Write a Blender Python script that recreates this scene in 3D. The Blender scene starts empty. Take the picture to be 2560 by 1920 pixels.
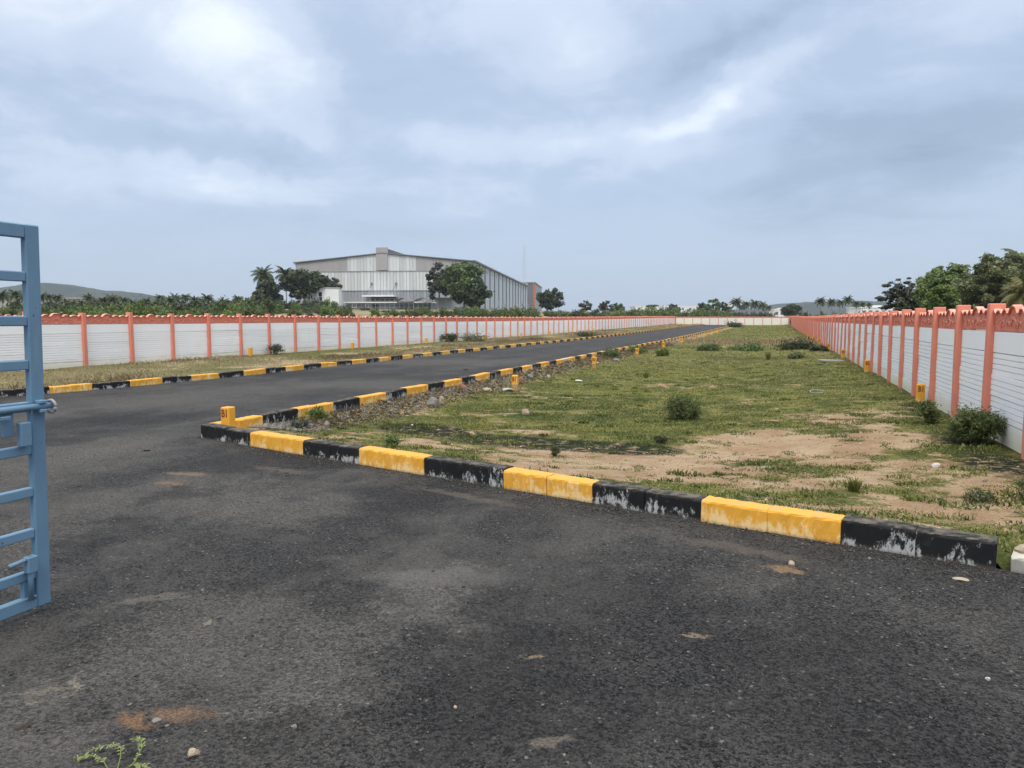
import bpy, math, random
import numpy as np
from mathutils import Vector, Matrix

# ------------------------------------------------------------------ camera
F, PITCH, YAW, CAMH = 1822.0, 0.0886, 0.3446, 1.594
scene = bpy.context.scene
col = scene.collection
cd = bpy.data.cameras.new('camera')
cd.sensor_width = 36.0
cd.lens = F / 2560 * 36
cd.clip_start, cd.clip_end = 0.05, 12000
camo = bpy.data.objects.new('camera', cd)
camo.location = (0, 0, CAMH)
camo.rotation_euler = (math.pi / 2 - PITCH, 0, YAW)
col.objects.link(camo)
scene.camera = camo

# ------------------------------------------------------------------ world, sun, exposure
SUN_EL, SUN_AZ = math.radians(58), math.radians(170)      # azimuth clockwise from +Y (road direction)
w = bpy.data.worlds.new('World')
scene.world = w
w.use_nodes = True
wt = w.node_tree
wt.nodes.clear()


class NT:
    """tiny helper to write node graphs"""
    def __init__(self, tree):
        self.t = tree

    def n(self, typ, ins=None, **props):
        nd = self.t.nodes.new(typ)
        for k, v in props.items():
            setattr(nd, k, v)
        for k, v in (ins or {}).items():
            s = nd.inputs[k]
            if isinstance(v, bpy.types.NodeSocket):
                self.t.links.new(v, s)
            else:
                s.default_value = v
        return nd

    def math(self, op, a, b=0.0, c=0.0, clamp=False):
        nd = self.n('ShaderNodeMath', {0: a, 1: b, 2: c}, operation=op)
        nd.use_clamp = clamp
        return nd.outputs[0]

    def vm(self, op, a, b=(0, 0, 0)):
        return self.n('ShaderNodeVectorMath', {0: a, 1: b}, operation=op).outputs[0]

    def ramp(self, x, a, b, lo=0.0, hi=1.0):
        nd = self.n('ShaderNodeMapRange', {0: x, 1: a, 2: b, 3: lo, 4: hi})
        nd.interpolation_type = 'SMOOTHSTEP'
        return nd.outputs[0]

    def noise(self, vec, scale, detail=4.0, rough=0.55, dist=0.0):
        return self.n('ShaderNodeTexNoise', {'Vector': vec, 'Scale': scale, 'Detail': detail,
                                             'Roughness': rough, 'Distortion': dist}).outputs[0]

    def mix(self, f, a, b):
        nd = self.n('ShaderNodeMix', data_type='RGBA')
        for k, v in ((0, f), (6, a), (7, b)):
            if isinstance(v, bpy.types.NodeSocket):
                self.t.links.new(v, nd.inputs[k])
            else:
                nd.inputs[k].default_value = v if k == 0 else (tuple(v) + (1,))[:4]
        return nd.outputs[2]


def build_world():
    N = NT(wt)
    tc = N.n('ShaderNodeTexCoord').outputs['Generated']
    sky = N.n('ShaderNodeTexSky', sky_type='NISHITA', sun_disc=False)
    sky.sun_elevation = SUN_EL
    sky.sun_rotation = SUN_AZ
    sky.air_density, sky.dust_density, sky.ozone_density = 1.0, 1.5, 1.0
    sep = N.n('ShaderNodeSeparateXYZ', {0: tc})
    x, y, z = sep.outputs
    zc = N.math('ADD', N.math('MAXIMUM', z, 0.0), 0.16)
    px, py = N.math('DIVIDE', x, zc), N.math('DIVIDE', y, zc)
    p = N.n('ShaderNodeCombineXYZ', {0: px, 1: py, 2: 3.7}).outputs[0]
    big = N.noise(p, 0.75, 6, 0.52, 0.5)
    fine = N.noise(p, 2.1, 10, 0.66, 0.5)
    # azimuth (left positive, relative to the view) and elevation in degrees, warped so the banks get soft ragged edges
    az = N.math('MULTIPLY', N.math('ARCTAN2', N.math('MULTIPLY', x, -1.0), y), 180 / math.pi)
    el = N.math('MULTIPLY', N.math('ARCSINE', z), 180 / math.pi)
    wn = N.n('ShaderNodeTexNoise', {'Vector': tc, 'Scale': 5.5, 'Detail': 5.0, 'Roughness': 0.6})
    wv = N.vm('MULTIPLY', N.vm('SUBTRACT', wn.outputs[1], (0.5, 0.5, 0.5)), (13, 6, 0))
    ae = N.vm('ADD', N.n('ShaderNodeCombineXYZ', {0: az, 1: el, 2: 0.0}).outputs[0], wv)

    def bank(a, e, ra, re, rot, amt):
        q = N.vm('SUBTRACT', ae, (a, e, 0))
        q = N.n('ShaderNodeVectorRotate', {'Vector': q, 'Angle': math.radians(rot)}, rotation_type='Z_AXIS').outputs[0]
        q = N.vm('DIVIDE', q, (ra, re, 1))
        l = N.n('ShaderNodeVectorMath', {0: q}, operation='LENGTH').outputs['Value']
        g = N.math('POWER', 2.718, N.math('MULTIPLY', N.math('MULTIPLY', l, l), -1.0))
        return N.math('MULTIPLY', g, amt)
    banks = [(42, 19, 6.5, 3.8, 0, .54), (54, 20.5, 6, 5, 0, .42), (35, 17.5, 3, 2.5, 0, .16), (42, 9.8, 8, 1.4, 0, .36), (37, 13.8, 5, 1.2, -25, .18),
             (14.5, 18.5, 4, 3, 0, .22), (19, 22.5, 5, 3, 0, .18), (2.5, 16.6, 5, 1.3, 28, .22), (6, 13.8, 9, 1.7, 26, .20),
             (16, 13.2, 9, 1.0, 3, .26), (25, 13, 3, 1, 0, .12), (-14, 19, 6, 3, 15, .14), (-9, 12.0, 12, 3.6, 18, -.24),
             (-1, 21, 8, 1.6, 20, -.16), (7, 18.4, 4, 1.8, 25, -.10), (44, 23.5, 5, 1.2, 0, -.28), (41, 11.9, 8, .9, 0, -.16)]
    v = N.math('ADD', N.math('MULTIPLY', N.math('SUBTRACT', big, 0.5), 0.50), N.math('MULTIPLY', N.math('SUBTRACT', fine, 0.5), 0.62))
    v = N.math('ADD', v, N.math('ADD', 0.43, N.ramp(el, 16.0, 55.0, 0.0, 0.25)))
    for b in banks:
        v = N.math('ADD', v, bank(*b))
    # towards the horizon the cloud deck thins out into an even pale haze
    hz = N.ramp(el, 1.0, 11.0)
    v = N.math('ADD', N.math('MULTIPLY', N.math('SUBTRACT', v, 0.36), hz), 0.36)
    cr = N.n('ShaderNodeValToRGB', {0: v})
    e = cr.color_ramp
    e.interpolation = 'EASE'
    e.elements[0].position, e.elements[0].color = 0.0, (1.9, 2.5, 3.4, 1)
    e.elements[1].position, e.elements[1].color = 1.0, (7.4, 7.9, 8.4, 1)
    for ps, c in ((0.22, (2.6, 3.3, 4.4)), (0.42, (3.5, 4.3, 5.6)), (0.62, (4.7, 5.4, 6.6))):
        q = e.elements.new(ps)
        q.color = c + (1,)
    c = N.mix(0.2, cr.outputs[0], sky.outputs[0])
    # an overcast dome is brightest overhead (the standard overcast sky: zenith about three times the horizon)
    # the unseen upper part is boosted and whitened to brighten the walls, less blue
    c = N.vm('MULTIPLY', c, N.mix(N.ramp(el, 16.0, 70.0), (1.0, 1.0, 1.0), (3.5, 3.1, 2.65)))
    # below the horizon (never seen past the ground sheet) a neutral tone
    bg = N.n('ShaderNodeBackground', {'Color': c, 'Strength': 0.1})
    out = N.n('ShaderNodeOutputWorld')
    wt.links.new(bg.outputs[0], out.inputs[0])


build_world()
sd = bpy.data.lights.new('sun', 'SUN')
sd.energy, sd.angle, sd.color = 1.5, math.radians(24), (1.0, 0.955, 0.88)
so = bpy.data.objects.new('sun', sd)
so.location = (0, -20, 40)
dirv = Vector((math.sin(SUN_AZ) * math.cos(SUN_EL), math.cos(SUN_AZ) * math.cos(SUN_EL), math.sin(SUN_EL)))
so.rotation_euler = dirv.to_track_quat('Z', 'Y').to_euler()
col.objects.link(so)
scene.view_settings.view_transform = 'Standard'
scene.view_settings.look = 'None'
scene.view_settings.gamma = 1.0
scene.view_settings.exposure = 0.58
scene.view_settings.use_curve_mapping = False
scene.cycles.max_bounces = 5
scene.cycles.diffuse_bounces = 3
scene.cycles.transparent_max_bounces = 4
scene.cycles.volume_bounces = 0

rng = np.random.default_rng(7)
random.seed(7)

# ------------------------------------------------------------------ place helpers
RX = np.array([math.cos(YAW), math.sin(YAW)])
AX = np.array([-math.sin(YAW), math.cos(YAW)])


def ray(u, v):
    a = np.array([-math.sin(YAW) * math.cos(PITCH), math.cos(YAW) * math.cos(PITCH), -math.sin(PITCH)])
    r = np.array([RX[0], RX[1], 0.0])
    up = np.cross(r, a)
    return a + r * (u - 1280) / F - up * (v - 960) / F


def G(u, v, z=0.0):
    """survey sighting -> point on the level z"""
    d = ray(u, v)
    t = (z - CAMH) / d[2]
    return np.array([d[0] * t, d[1] * t, z])


def AT(u, v, D):
    """survey sighting -> point at the forward distance D metres"""
    d = ray(u, v)
    t = D / (d[0] * AX[0] + d[1] * AX[1])
    return np.array([d[0] * t, d[1] * t, CAMH + d[2] * t])


def sm(a, b, x):
    t = np.clip((np.asarray(x, float) - a) / (b - a), 0, 1)
    return t * t * (3 - 2 * t)


_perm = np.random.default_rng(3).random((256, 256))


def vnoise(x, y):
    xi, yi = np.floor(x).astype(int), np.floor(y).astype(int)
    fx, fy = x - xi, y - yi
    fx, fy = fx * fx * (3 - 2 * fx), fy * fy * (3 - 2 * fy)
    a = _perm[xi % 256, yi % 256]
    b = _perm[(xi + 1) % 256, yi % 256]
    c = _perm[xi % 256, (yi + 1) % 256]
    d = _perm[(xi + 1) % 256, (yi + 1) % 256]
    return (a * (1 - fx) + b * fx) * (1 - fy) + (c * (1 - fx) + d * fx) * fy


def fbm(x, y, o=4, g=0.5):
    x, y = np.asarray(x, float), np.asarray(y, float)
    s, a, t = 0, 1, 0
    for i in range(o):
        s = s + a * vnoise(x * 2 ** i + 17.3 * i, y * 2 ** i + 5.1 * i)
        t += a
        a *= g
    return s / t


# ------------------------------------------------------------------ object helpers
def link(o, parent=None):
    col.objects.link(o)
    if parent is not None:
        o.parent = parent
    return o


def tag(o, label=None, cat=None, group=None, kind=None):
    if label: o['label'] = label
    if cat: o['category'] = cat
    if group: o['group'] = group
    if kind: o['kind'] = kind
    return o


def empty(name, loc=(0, 0, 0), rz=0.0):
    o = bpy.data.objects.new(name, None)
    o.location = tuple(float(c) for c in loc)
    o.rotation_euler = (0, 0, rz)
    o.empty_display_size = 0.3
    return link(o)


def obj(name, me, parent=None, loc=(0, 0, 0), rot=(0, 0, 0), scale=(1, 1, 1)):
    o = bpy.data.objects.new(name, me)
    o.location = tuple(float(c) for c in loc)
    o.rotation_euler = rot
    o.scale = scale
    return link(o, parent)


def mesh_np(name, V, Fc, mat, attrs=None, smooth=False):
    """V (n,3), Fc (m,k) with one k"""
    me = bpy.data.meshes.new(name)
    V = np.ascontiguousarray(V, dtype=np.float32)
    Fc = np.ascontiguousarray(Fc, dtype=np.int32)
    m, k = Fc.shape
    me.vertices.add(len(V))
    me.vertices.foreach_set('co', V.ravel())
    me.loops.add(m * k)
    me.loops.foreach_set('vertex_index', Fc.ravel())
    me.polygons.add(m)
    me.polygons.foreach_set('loop_start', np.arange(m, dtype=np.int32) * k)
    if smooth:
        me.polygons.foreach_set('use_smooth', np.ones(m, bool))
    me.update(calc_edges=True)
    for an, av in (attrs or {}).items():
        at = me.attributes.new(an, 'FLOAT', 'POINT')
        at.data.foreach_set('value', np.ascontiguousarray(av, dtype=np.float32))
    me.materials.append(mat)
    return me


class MB:
    def __init__(self):
        self.v, self.f = [], []

    def add(self, vs, fs):
        b = len(self.v)
        self.v += [tuple(map(float, p)) for p in vs]
        self.f += [tuple(i + b for i in q) for q in fs]
        return self

    def box(self, a, b):
        (x0, y0, z0), (x1, y1, z1) = a, b
        return self.add([(x0, y0, z0), (x1, y0, z0), (x1, y1, z0), (x0, y1, z0), (x0, y0, z1), (x1, y0, z1), (x1, y1, z1), (x0, y1, z1)],
                        [(0, 3, 2, 1), (4, 5, 6, 7), (0, 1, 5, 4), (1, 2, 6, 5), (2, 3, 7, 6), (3, 0, 4, 7)])

    def prism(self, poly, axis, a, b):
        """poly: 2d points CCW, extruded along axis from a to b (axis 'x': poly is (y,z); 'y': (x,z); 'z': (x,y))"""
        n = len(poly)
        def mk(p, t):
            return {'x': (t, p[0], p[1]), 'y': (p[0], t, p[1]), 'z': (p[0], p[1], t)}[axis]
        vs = [mk(p, a) for p in poly] + [mk(p, b) for p in poly]
        fs = [tuple(range(n))[::-1], tuple(range(n, 2 * n))] + [(i, (i + 1) % n, n + (i + 1) % n, n + i) for i in range(n)]
        return self.add(vs, fs)

    def tube(self, pts, rad, seg=8):
        pts = [Vector(p) for p in pts]
        rs = rad if isinstance(rad, (list, tuple)) else [rad] * len(pts)
        rings = []
        for i, p in enumerate(pts):
            d = (pts[min(i + 1, len(pts) - 1)] - pts[max(i - 1, 0)]).normalized()
            a = d.cross(Vector((0.3, 0.9, 0.31)) if abs(d.z) > .8 else Vector((0, 0, 1))).normalized()
            b = d.cross(a)
            rings.append([p + (a * math.cos(t) + b * math.sin(t)) * rs[i] for t in [2 * math.pi * k / seg for k in range(seg)]])
        vs = [q for r in rings for q in r]
        fs = []
        for i in range(len(pts) - 1):
            for k in range(seg):
                fs.append((i * seg + k, i * seg + (k + 1) % seg, (i + 1) * seg + (k + 1) % seg, (i + 1) * seg + k))
        fs.append(tuple(range(seg))[::-1])
        fs.append(tuple((len(pts) - 1) * seg + k for k in range(seg)))
        return self.add(vs, fs)

    def mesh(self, name, mat, bevel=0.0, smooth=False):
        me = bpy.data.meshes.new(name)
        me.from_pydata(self.v, [], self.f)
        if bevel:
            import bmesh
            bm = bmesh.new()
            bm.from_mesh(me)
            bmesh.ops.recalc_face_normals(bm, faces=bm.faces)
            bmesh.ops.bevel(bm, geom=list(bm.edges), offset=bevel, segments=1, affect='EDGES', clamp_overlap=True)
            bm.to_mesh(me)
            bm.free()
        else:
            import bmesh
            bm = bmesh.new()
            bm.from_mesh(me)
            bmesh.ops.recalc_face_normals(bm, faces=bm.faces)
            bm.to_mesh(me)
            bm.free()
        if smooth:
            me.polygons.foreach_set('use_smooth', np.ones(len(me.polygons), bool))
        me.materials.append(mat)
        return me


# ------------------------------------------------------------------ materials
def new_mat(name):
    m = bpy.data.materials.new(name)
    m.use_nodes = True
    m.node_tree.nodes.clear()
    return m, NT(m.node_tree)


def finish(N, color, rough=0.8, bump=None, bstr=0.3, bdist=0.01, metal=0.0, spec=0.3, transl=0.0):
    ins = {'Base Color': color if isinstance(color, bpy.types.NodeSocket) else tuple(color) + (1,), 'Roughness': rough,
           'Metallic': metal, 'Specular IOR Level': spec}
    if bump is not None:
        ins['Normal'] = N.n('ShaderNodeBump', {'Height': bump, 'Strength': bstr, 'Distance': bdist}).outputs[0]
    b = N.n('ShaderNodeBsdfPrincipled', ins)
    sh = b.outputs[0]
    if transl:
        t = N.n('ShaderNodeBsdfTranslucent', {'Color': ins['Base Color']})
        sh = N.n('ShaderNodeMixShader', {0: transl, 1: sh, 2: t.outputs[0]}).outputs[0]
    o = N.n('ShaderNodeOutputMaterial')
    N.t.links.new(sh, o.inputs[0])


def pos(N):
    return N.n('ShaderNodeNewGeometry').outputs['Position']


def rnd(N):
    return N.n('ShaderNodeObjectInfo').outputs['Random']


def plain(name, c, rough=0.7, var=0.12, scale=6.0, bump=0.0, metal=0.0, spec=0.3):
    m, N = new_mat(name)
    p = pos(N)
    n = N.noise(p, scale, 5, 0.6)
    dark = tuple(k * (1 - var * 1.6) for k in c)
    lite = tuple(min(1, k * (1 + var)) for k in c)
    finish(N, N.mix(n, dark, lite), rough, N.noise(p, scale * 9, 3, 0.6) if bump else None, bump, 0.01, metal, spec)
    return m


WEAR = [(240, 1130, 190, 60, 1, .7), (480, 1215, 160, 40, 1, .6), (640, 1265, 260, 45, 1, .75), (120, 1320, 150, 90, 1, .5), (1080, 1490, 130, 90, 1, .7), (520, 1560, 260, 130, 1, .5),
        (760, 1700, 180, 150, 1, .55), (200, 1760, 220, 120, 1, .5), (420, 1000, 260, 20, 1, .6), (900, 960, 260, 12, 1, .6), (1150, 905, 240, 9, 1, .55), (600, 975, 200, 12, 1, .5), (1560, 1350, 200, 30, 1, .35), (1900, 1450, 160, 40, 1, .35), (2350, 1560, 150, 60, 1, .3),
        (300, 1050, 170, 18, 0, .75), (150, 1100, 130, 20, 0, .6), (440, 1235, 70, 22, 0, .75), (640, 1160, 220, 30, 0, .7), (230, 1345, 80, 45, 0, .7), (1000, 1260, 200, 60, 0, .6), (1250, 1690, 280, 200, 0, .75), (1600, 1530, 330, 120, 0, .5), (2100, 1720, 380, 180, 0, .6), (760, 1440, 160, 60, 0, .45), (640, 1840, 160, 60, 0, .5), (780, 935, 200, 8, 0, .6), (1700, 1800, 300, 120, 0, .45)]


def mat_asphalt():
    m, N = new_mat('asphalt')
    p = pos(N)
    big = N.noise(p, 0.75, 9, 0.66, 0.9)
    mid = N.noise(p, 2.4, 9, 0.72)
    v1 = N.n('ShaderNodeTexVoronoi', {'Vector': p, 'Scale': 74.0})
    v2 = N.n('ShaderNodeTexVoronoi', {'Vector': p, 'Scale': 150.0})
    sp = N.n('ShaderNodeSeparateColor', {0: v1.outputs['Color']})
    sp2 = N.n('ShaderNodeSeparateColor', {0: v2.outputs['Color']})
    # aggregate: bitumen-dark, with grey and a few pale chips
    c = N.mix(N.ramp(sp.outputs[0], 0.1, 1.0), (0.003, 0.003, 0.003), (0.050, 0.048, 0.045))
    c = N.mix(N.math('MULTIPLY', N.ramp(sp2.outputs[0], 0.55, 0.95), 0.6), c, (0.090, 0.085, 0.078))
    c = N.mix(N.math('GREATER_THAN', sp.outputs[1], 0.994), c, (0.18, 0.17, 0.15))
    # dust films: a grey-tan veil in broad worn patches, streaked along the wheel tracks
    stv = N.vm('MULTIPLY', p, (1.0, 0.22, 1.0))
    st = N.noise(stv, 0.9, 8, 0.66, 0.4)
    dust = N.math('ADD', N.math('MULTIPLY', big, 0.55), N.math('MULTIPLY', st, 0.45))
    dust = N.ramp(N.math('ADD', dust, N.math('MULTIPLY', N.math('SUBTRACT', mid, 0.5), 0.5)), 0.42, 0.66)
    sx = N.n('ShaderNodeSeparateXYZ', {0: p})
    # the track turning in from the gate is worn paler than the right-hand half of the forecourt
    track = N.math('MULTIPLY', N.ramp(sx.outputs[0], 0.6, -3.8), N.ramp(sx.outputs[1], 12.0, 7.0))
    dust = N.math('MULTIPLY', dust, N.math('ADD', N.math('MULTIPLY', track, 0.5), N.ramp(sx.outputs[1], 7.0, 12.0, .42, .8)))
    c = N.mix(N.math('MULTIPLY', N.math('MULTIPLY', dust, N.ramp(sp2.outputs[1], .0, .9, .55, 1.0)), 0.72), c, (0.118, 0.110, 0.096))
    # worn, dust-polished areas and fresher dark bitumen, each with its own place and ragged edge
    wq = N.vm('ADD', p, N.vm('MULTIPLY', N.vm('SUBTRACT', N.n('ShaderNodeTexNoise', {'Vector': p, 'Scale': 1.6, 'Detail': 7.0, 'Roughness': .68}).outputs[1], (.5, .5, .5)), (2.2, 2.2, 0)))
    rag = N.math('MULTIPLY', N.math('SUBTRACT', mid, .5), 1.5)
    for (u, v, du, dv, light, k) in WEAR:
        a_ = G(u, v)
        D_ = a_[0] * AX[0] + a_[1] * AX[1]
        rx, ry = du / F * D_, np.hypot(*(G(u, v - dv) - G(u, v + dv))[:2]) / 2
        d = N.vm('SUBTRACT', wq, (float(a_[0]), float(a_[1]), 0))
        d = N.n('ShaderNodeVectorRotate', {'Vector': d, 'Angle': -YAW}, rotation_type='Z_AXIS').outputs[0]
        d = N.vm('DIVIDE', d, (rx, ry, 1e6))
        l = N.math('ADD', N.n('ShaderNodeVectorMath', {0: d}, operation='LENGTH').outputs['Value'], rag)
        f_ = N.math('MULTIPLY', N.ramp(l, 1.35, .35), N.math('MULTIPLY', N.ramp(sp2.outputs[1], .0, .9, .55, 1.0), k))
        c = N.mix(f_, c, N.mix(sp.outputs[0], (.050, .047, .041), (.165, .151, .129)) if light else N.mix(sp.outputs[0], (.004, .004, .004), (.026, .025, .024)))
    # earth trodden on the tar: individual patches
    wob = N.vm('MULTIPLY', N.vm('SUBTRACT', N.n('ShaderNodeTexNoise', {'Vector': p, 'Scale': 9.0, 'Detail': 5.0}).outputs[1], (.5, .5, .5)), (.30, .30, 0))
    q = N.vm('ADD', p, wob)
    grit = N.math('SUBTRACT', N.noise(p, 48, 5, .75), .35)
    crumb = N.ramp(N.noise(p, 85, 4, .7), .38, .6)
    for (x, y, rx, ry, rot, cc, k) in [(-2.22, 2.22, .15, .085, 12, (.21, .13, .08), .8), (-2.36, 2.08, .11, .06, 0, (.23, .13, .07), .8),
                                       (-2.83, 2.23, .20, .022, 128, (.26, .23, .17), .8), (-2.9, 2.13, .16, .04, 20, (.22, .19, .14), .6), (-2.75, 2.95, .07, .025, 120, (.27, .24, .17), .7), (-5.66, 5.86, .32, .10, 10, (.27, .2, .12), .6),
                                       (-5.5, 5.45, .22, .08, 10, (.28, .17, .09), .6), (0.1, 4.85, .14, .06, -15, (.28, .18, .10), .8),
                                       (-1.03, 3.17, .05, .035, 0, (.3, .22, .14), .7), (-0.33, 3.66, .06, .04, 0, (.28, .21, .14), .7),
                                       (-4.9, 6.35, .5, .10, -12, (.2, .16, .11), .4), (-2.6, 5.95, .8, .10, -17, (.17, .14, .1), .45),
                                       (-0.2, 5.2, .7, .12, -17, (.16, .13, .1), .45), (-1.9, 4.0, .6, .22, 20, (.15, .14, .125), .6),
                                       (-3.3, 3.1, .3, .07, 40, (.2, .18, .14), .5), (-0.75, 2.5, .12, .05, 30, (.2, .17, .13), .6)]:
        d = N.vm('SUBTRACT', q, (x, y, 0))
        d = N.n('ShaderNodeVectorRotate', {'Vector': d, 'Angle': math.radians(-rot)}, rotation_type='Z_AXIS').outputs[0]
        d = N.vm('DIVIDE', d, (rx, ry, 1e6))
        l = N.n('ShaderNodeVectorMath', {0: d}, operation='LENGTH').outputs['Value']
        c = N.mix(N.math('MULTIPLY', N.ramp(N.math('ADD', l, N.math('MULTIPLY', grit, .9)), 1.2, 0.5), k), c, N.mix(crumb, tuple(t * .55 for t in cc), cc))
    h = N.math('ADD', N.math('MULTIPLY', v1.outputs['Distance'], 1.0), N.math('MULTIPLY', N.noise(p, 55, 3, .6), 0.9))
    finish(N, c, N.math('ADD', N.math('MULTIPLY', mid, .25), .62), h, 1.0, 0.014, spec=0.14)
    return m


def mat_ground(name, soil_a, soil_b, grass_a, grass_b):
    """bare earth under thin ground cover; the mesh carries how much grows where"""
    m, N = new_mat(name)
    p = pos(N)
    cov = N.n('ShaderNodeAttribute', attribute_name='cover').outputs['Fac']
    burn = N.n('ShaderNodeAttribute', attribute_name='burn').outputs['Fac']
    dry = N.n('ShaderNodeAttribute', attribute_name='dry').outputs['Fac']
    f = N.noise(p, 7.0, 6, 0.65)
    g = N.noise(p, 42.0, 4, 0.7)
    soil = N.mix(N.ramp(N.noise(p, 1.4, 8, .66), .36, .64), soil_a, soil_b)
    soil = N.mix(N.math('MULTIPLY', N.ramp(g, .45, .7), .45), soil, tuple(c * .42 for c in soil_a))
    soil = N.mix(N.math('MULTIPLY', N.ramp(N.noise(p, 3.1, 6, .7), .5, .66), .4), soil, (.2, .15, .085))
    soil = N.mix(N.math('MULTIPLY', N.ramp(N.noise(p, 120, 3, .7), .56, .7), .5), soil, tuple(min(1, c * 1.35) for c in soil_b))
    gr = N.mix(N.ramp(N.noise(p, 1.3, 6, .68), .38, .62), grass_a, grass_b)
    gr = N.mix(N.math('MULTIPLY', N.ramp(g, .40, .66), .65), gr, tuple(c * .35 for c in grass_a))
    gr = N.mix(dry, gr, (.27, .21, .12))
    k = N.ramp(N.math('ADD', cov, N.math('ADD', N.math('MULTIPLY', N.math('SUBTRACT', f, .5), .9), N.math('MULTIPLY', N.math('SUBTRACT', g, .5), .5))), .38, .62)
    c = N.mix(k, soil, gr)
    c = N.mix(N.math('MULTIPLY', N.ramp(burn, .12, .5), N.ramp(f, .32, .52)), c, (.020, .025, .012))
    finish(N, c, 0.95, N.math('ADD', g, N.math('MULTIPLY', f, 2.0)), 0.9, 0.04, spec=0.1)
    return m


def mat_leaf(name, dark, lite, transl=0.25, dry=None):
    """leaves: each carries a tone of its own"""
    m, N = new_mat(name)
    t = N.n('ShaderNodeAttribute', attribute_name='tone').outputs['Fac']
    c = N.mix(t, dark, lite)
    if dry:
        c = N.mix(N.ramp(t, .86, .95), c, dry)
    c2 = N.n('ShaderNodeHueSaturation', {'Hue': N.math('ADD', N.math('MULTIPLY', rnd(N), .03), .485), 'Color': c,
                                         'Value': N.math('ADD', N.math('MULTIPLY', rnd(N), .4), .8)}).outputs[0]
    finish(N, c2, 0.55, spec=0.3, transl=transl)
    return m


def mat_kerb(name, c0, c1, undercoat, worn, soft=.05, amt=.85):
    m, N = new_mat(name)
    p = N.vm('ADD', pos(N), N.n('ShaderNodeCombineXYZ', {0: N.math('MULTIPLY', rnd(N), 37.0), 1: 0.0, 2: N.math('MULTIPLY', rnd(N), 11.0)}).outputs[0])
    nz = N.n('ShaderNodeSeparateXYZ', {0: N.n('ShaderNodeNewGeometry').outputs['Normal']}).outputs[2]
    side = N.ramp(nz, .6, .3)
    base = N.mix(N.noise(p, 5, 5, .6), c0, c1)
    a = N.noise(p, 4.5, 3, .5, .5)
    b = N.noise(N.vm('MULTIPLY', p, (1, 1, .45)), 26, 6, .78)
    sx = N.n('ShaderNodeSeparateXYZ', {0: pos(N)}).outputs[2]
    low = N.ramp(sx, .14, .0)
    wv = N.math('ADD', N.math('MULTIPLY', a, .46), N.math('ADD', N.math('MULTIPLY', b, .66), N.math('MULTIPLY', low, .10)))
    k = N.math('MULTIPLY', N.ramp(wv, worn, worn + soft), side)
    c = N.mix(N.math('MULTIPLY', k, amt), base, undercoat)
    # dust lies on the top face, splash dirt near the tar
    c = N.mix(N.math('MULTIPLY', N.ramp(nz, .5, .95), N.math('MULTIPLY', N.ramp(N.noise(p, 12, 5, .65), .35, .7), .42)), c, (.32, .27, .2))
    c = N.mix(N.math('MULTIPLY', N.ramp(N.math('ADD', sx, N.math('MULTIPLY', b, .05)), .055, .02), .55), c, (.12, .1, .08))
    finish(N, c, .75, N.math('ADD', b, N.math('MULTIPLY', N.noise(p, 90, 3, .6), .6)), .45, .006, spec=.25)
    return m


def mat_wall(name, c0, c1):
    m, N = new_mat(name)
    p = pos(N)
    ob = N.n('ShaderNodeTexCoord').outputs['Object']
    n = N.noise(p, 1.6, 6, .6)
    c = N.mix(n, c0, c1)
    c = N.mix(N.math('MULTIPLY', rnd(N), .10), c, (.6, .6, .57))
    c = N.mix(N.math('MULTIPLY', N.ramp(N.noise(p, 6, 6, .7), .58, .74), .14), c, (.5, .49, .45))
    z = N.n('ShaderNodeSeparateXYZ', {0: p}).outputs[2]
    # algae and splashed earth along the foot of the wall
    s = N.ramp(N.math('ADD', z, N.math('MULTIPLY', N.noise(p, 3.2, 5, .6), -.35)), .28, -.18)
    c = N.mix(N.math('MULTIPLY', s, .6), c, (.55, .47, .22))
    # rain streaks
    st = N.noise(N.vm('MULTIPLY', p, (14, 14, .5)), 1.0, 4, .6)
    c = N.mix(N.math('MULTIPLY', N.ramp(st, .58, .8), .16), c, (.45, .45, .41))
    finish(N, c, .85, N.noise(p, 40, 4, .6), .25, .006, spec=.2)
    return m


M = {}
M['asphalt'] = mat_asphalt()
M['lot'] = mat_ground('lot_ground', (.33, .21, .12), (.45, .335, .21), (.062, .082, .02), (.225, .21, .062))
M['verge'] = mat_ground('verge_ground', (.36, .28, .17), (.44, .34, .21), (.10, .11, .04), (.2, .18, .07))
M['field'] = mat_ground('field_ground', (.30, .25, .15), (.36, .29, .18), (.09, .11, .04), (.15, .16, .06))
M['grass'] = mat_leaf('grass_blade', (.035, .062, .013), (.25, .265, .062), .25, (.37, .29, .13))
M['straw'] = mat_leaf('dry_grass_blade', (.19, .145, .075), (.46, .37, .22), .2)
M['leaf_dark'] = mat_leaf('dark_leaf', (.014, .024, .009), (.078, .10, .032), .15)
M['leaf_olive'] = mat_leaf('olive_leaf', (.03, .044, .016), (.2, .215, .085), .2)
M['leaf_mid'] = mat_leaf('mid_leaf', (.03, .052, .014), (.165, .205, .058), .25)
M['leaf_bright'] = mat_leaf('bright_leaf', (.05, .085, .015), (.2, .25, .06), .3)
M['leaf_grey'] = mat_leaf('grey_leaf', (.022, .030, .02), (.125, .135, .08), .2)
M['leaf_sage'] = mat_leaf('sage_leaf', (.045, .062, .024), (.26, .275, .12), .25)
M['leaf_fresh'] = mat_leaf('fresh_leaf', (.04, .07, .018), (.21, .26, .075), .25)
M['leaf_tan'] = mat_leaf('tan_palm_leaf', (.06, .062, .018), (.20, .175, .05), .25)
M['weed'] = mat_leaf('weed_leaf', (.17, .21, .06), (.42, .46, .2), .3)
M['bark'] = plain('bark', (.13, .10, .075), .9, .3, 9, .5)
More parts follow.
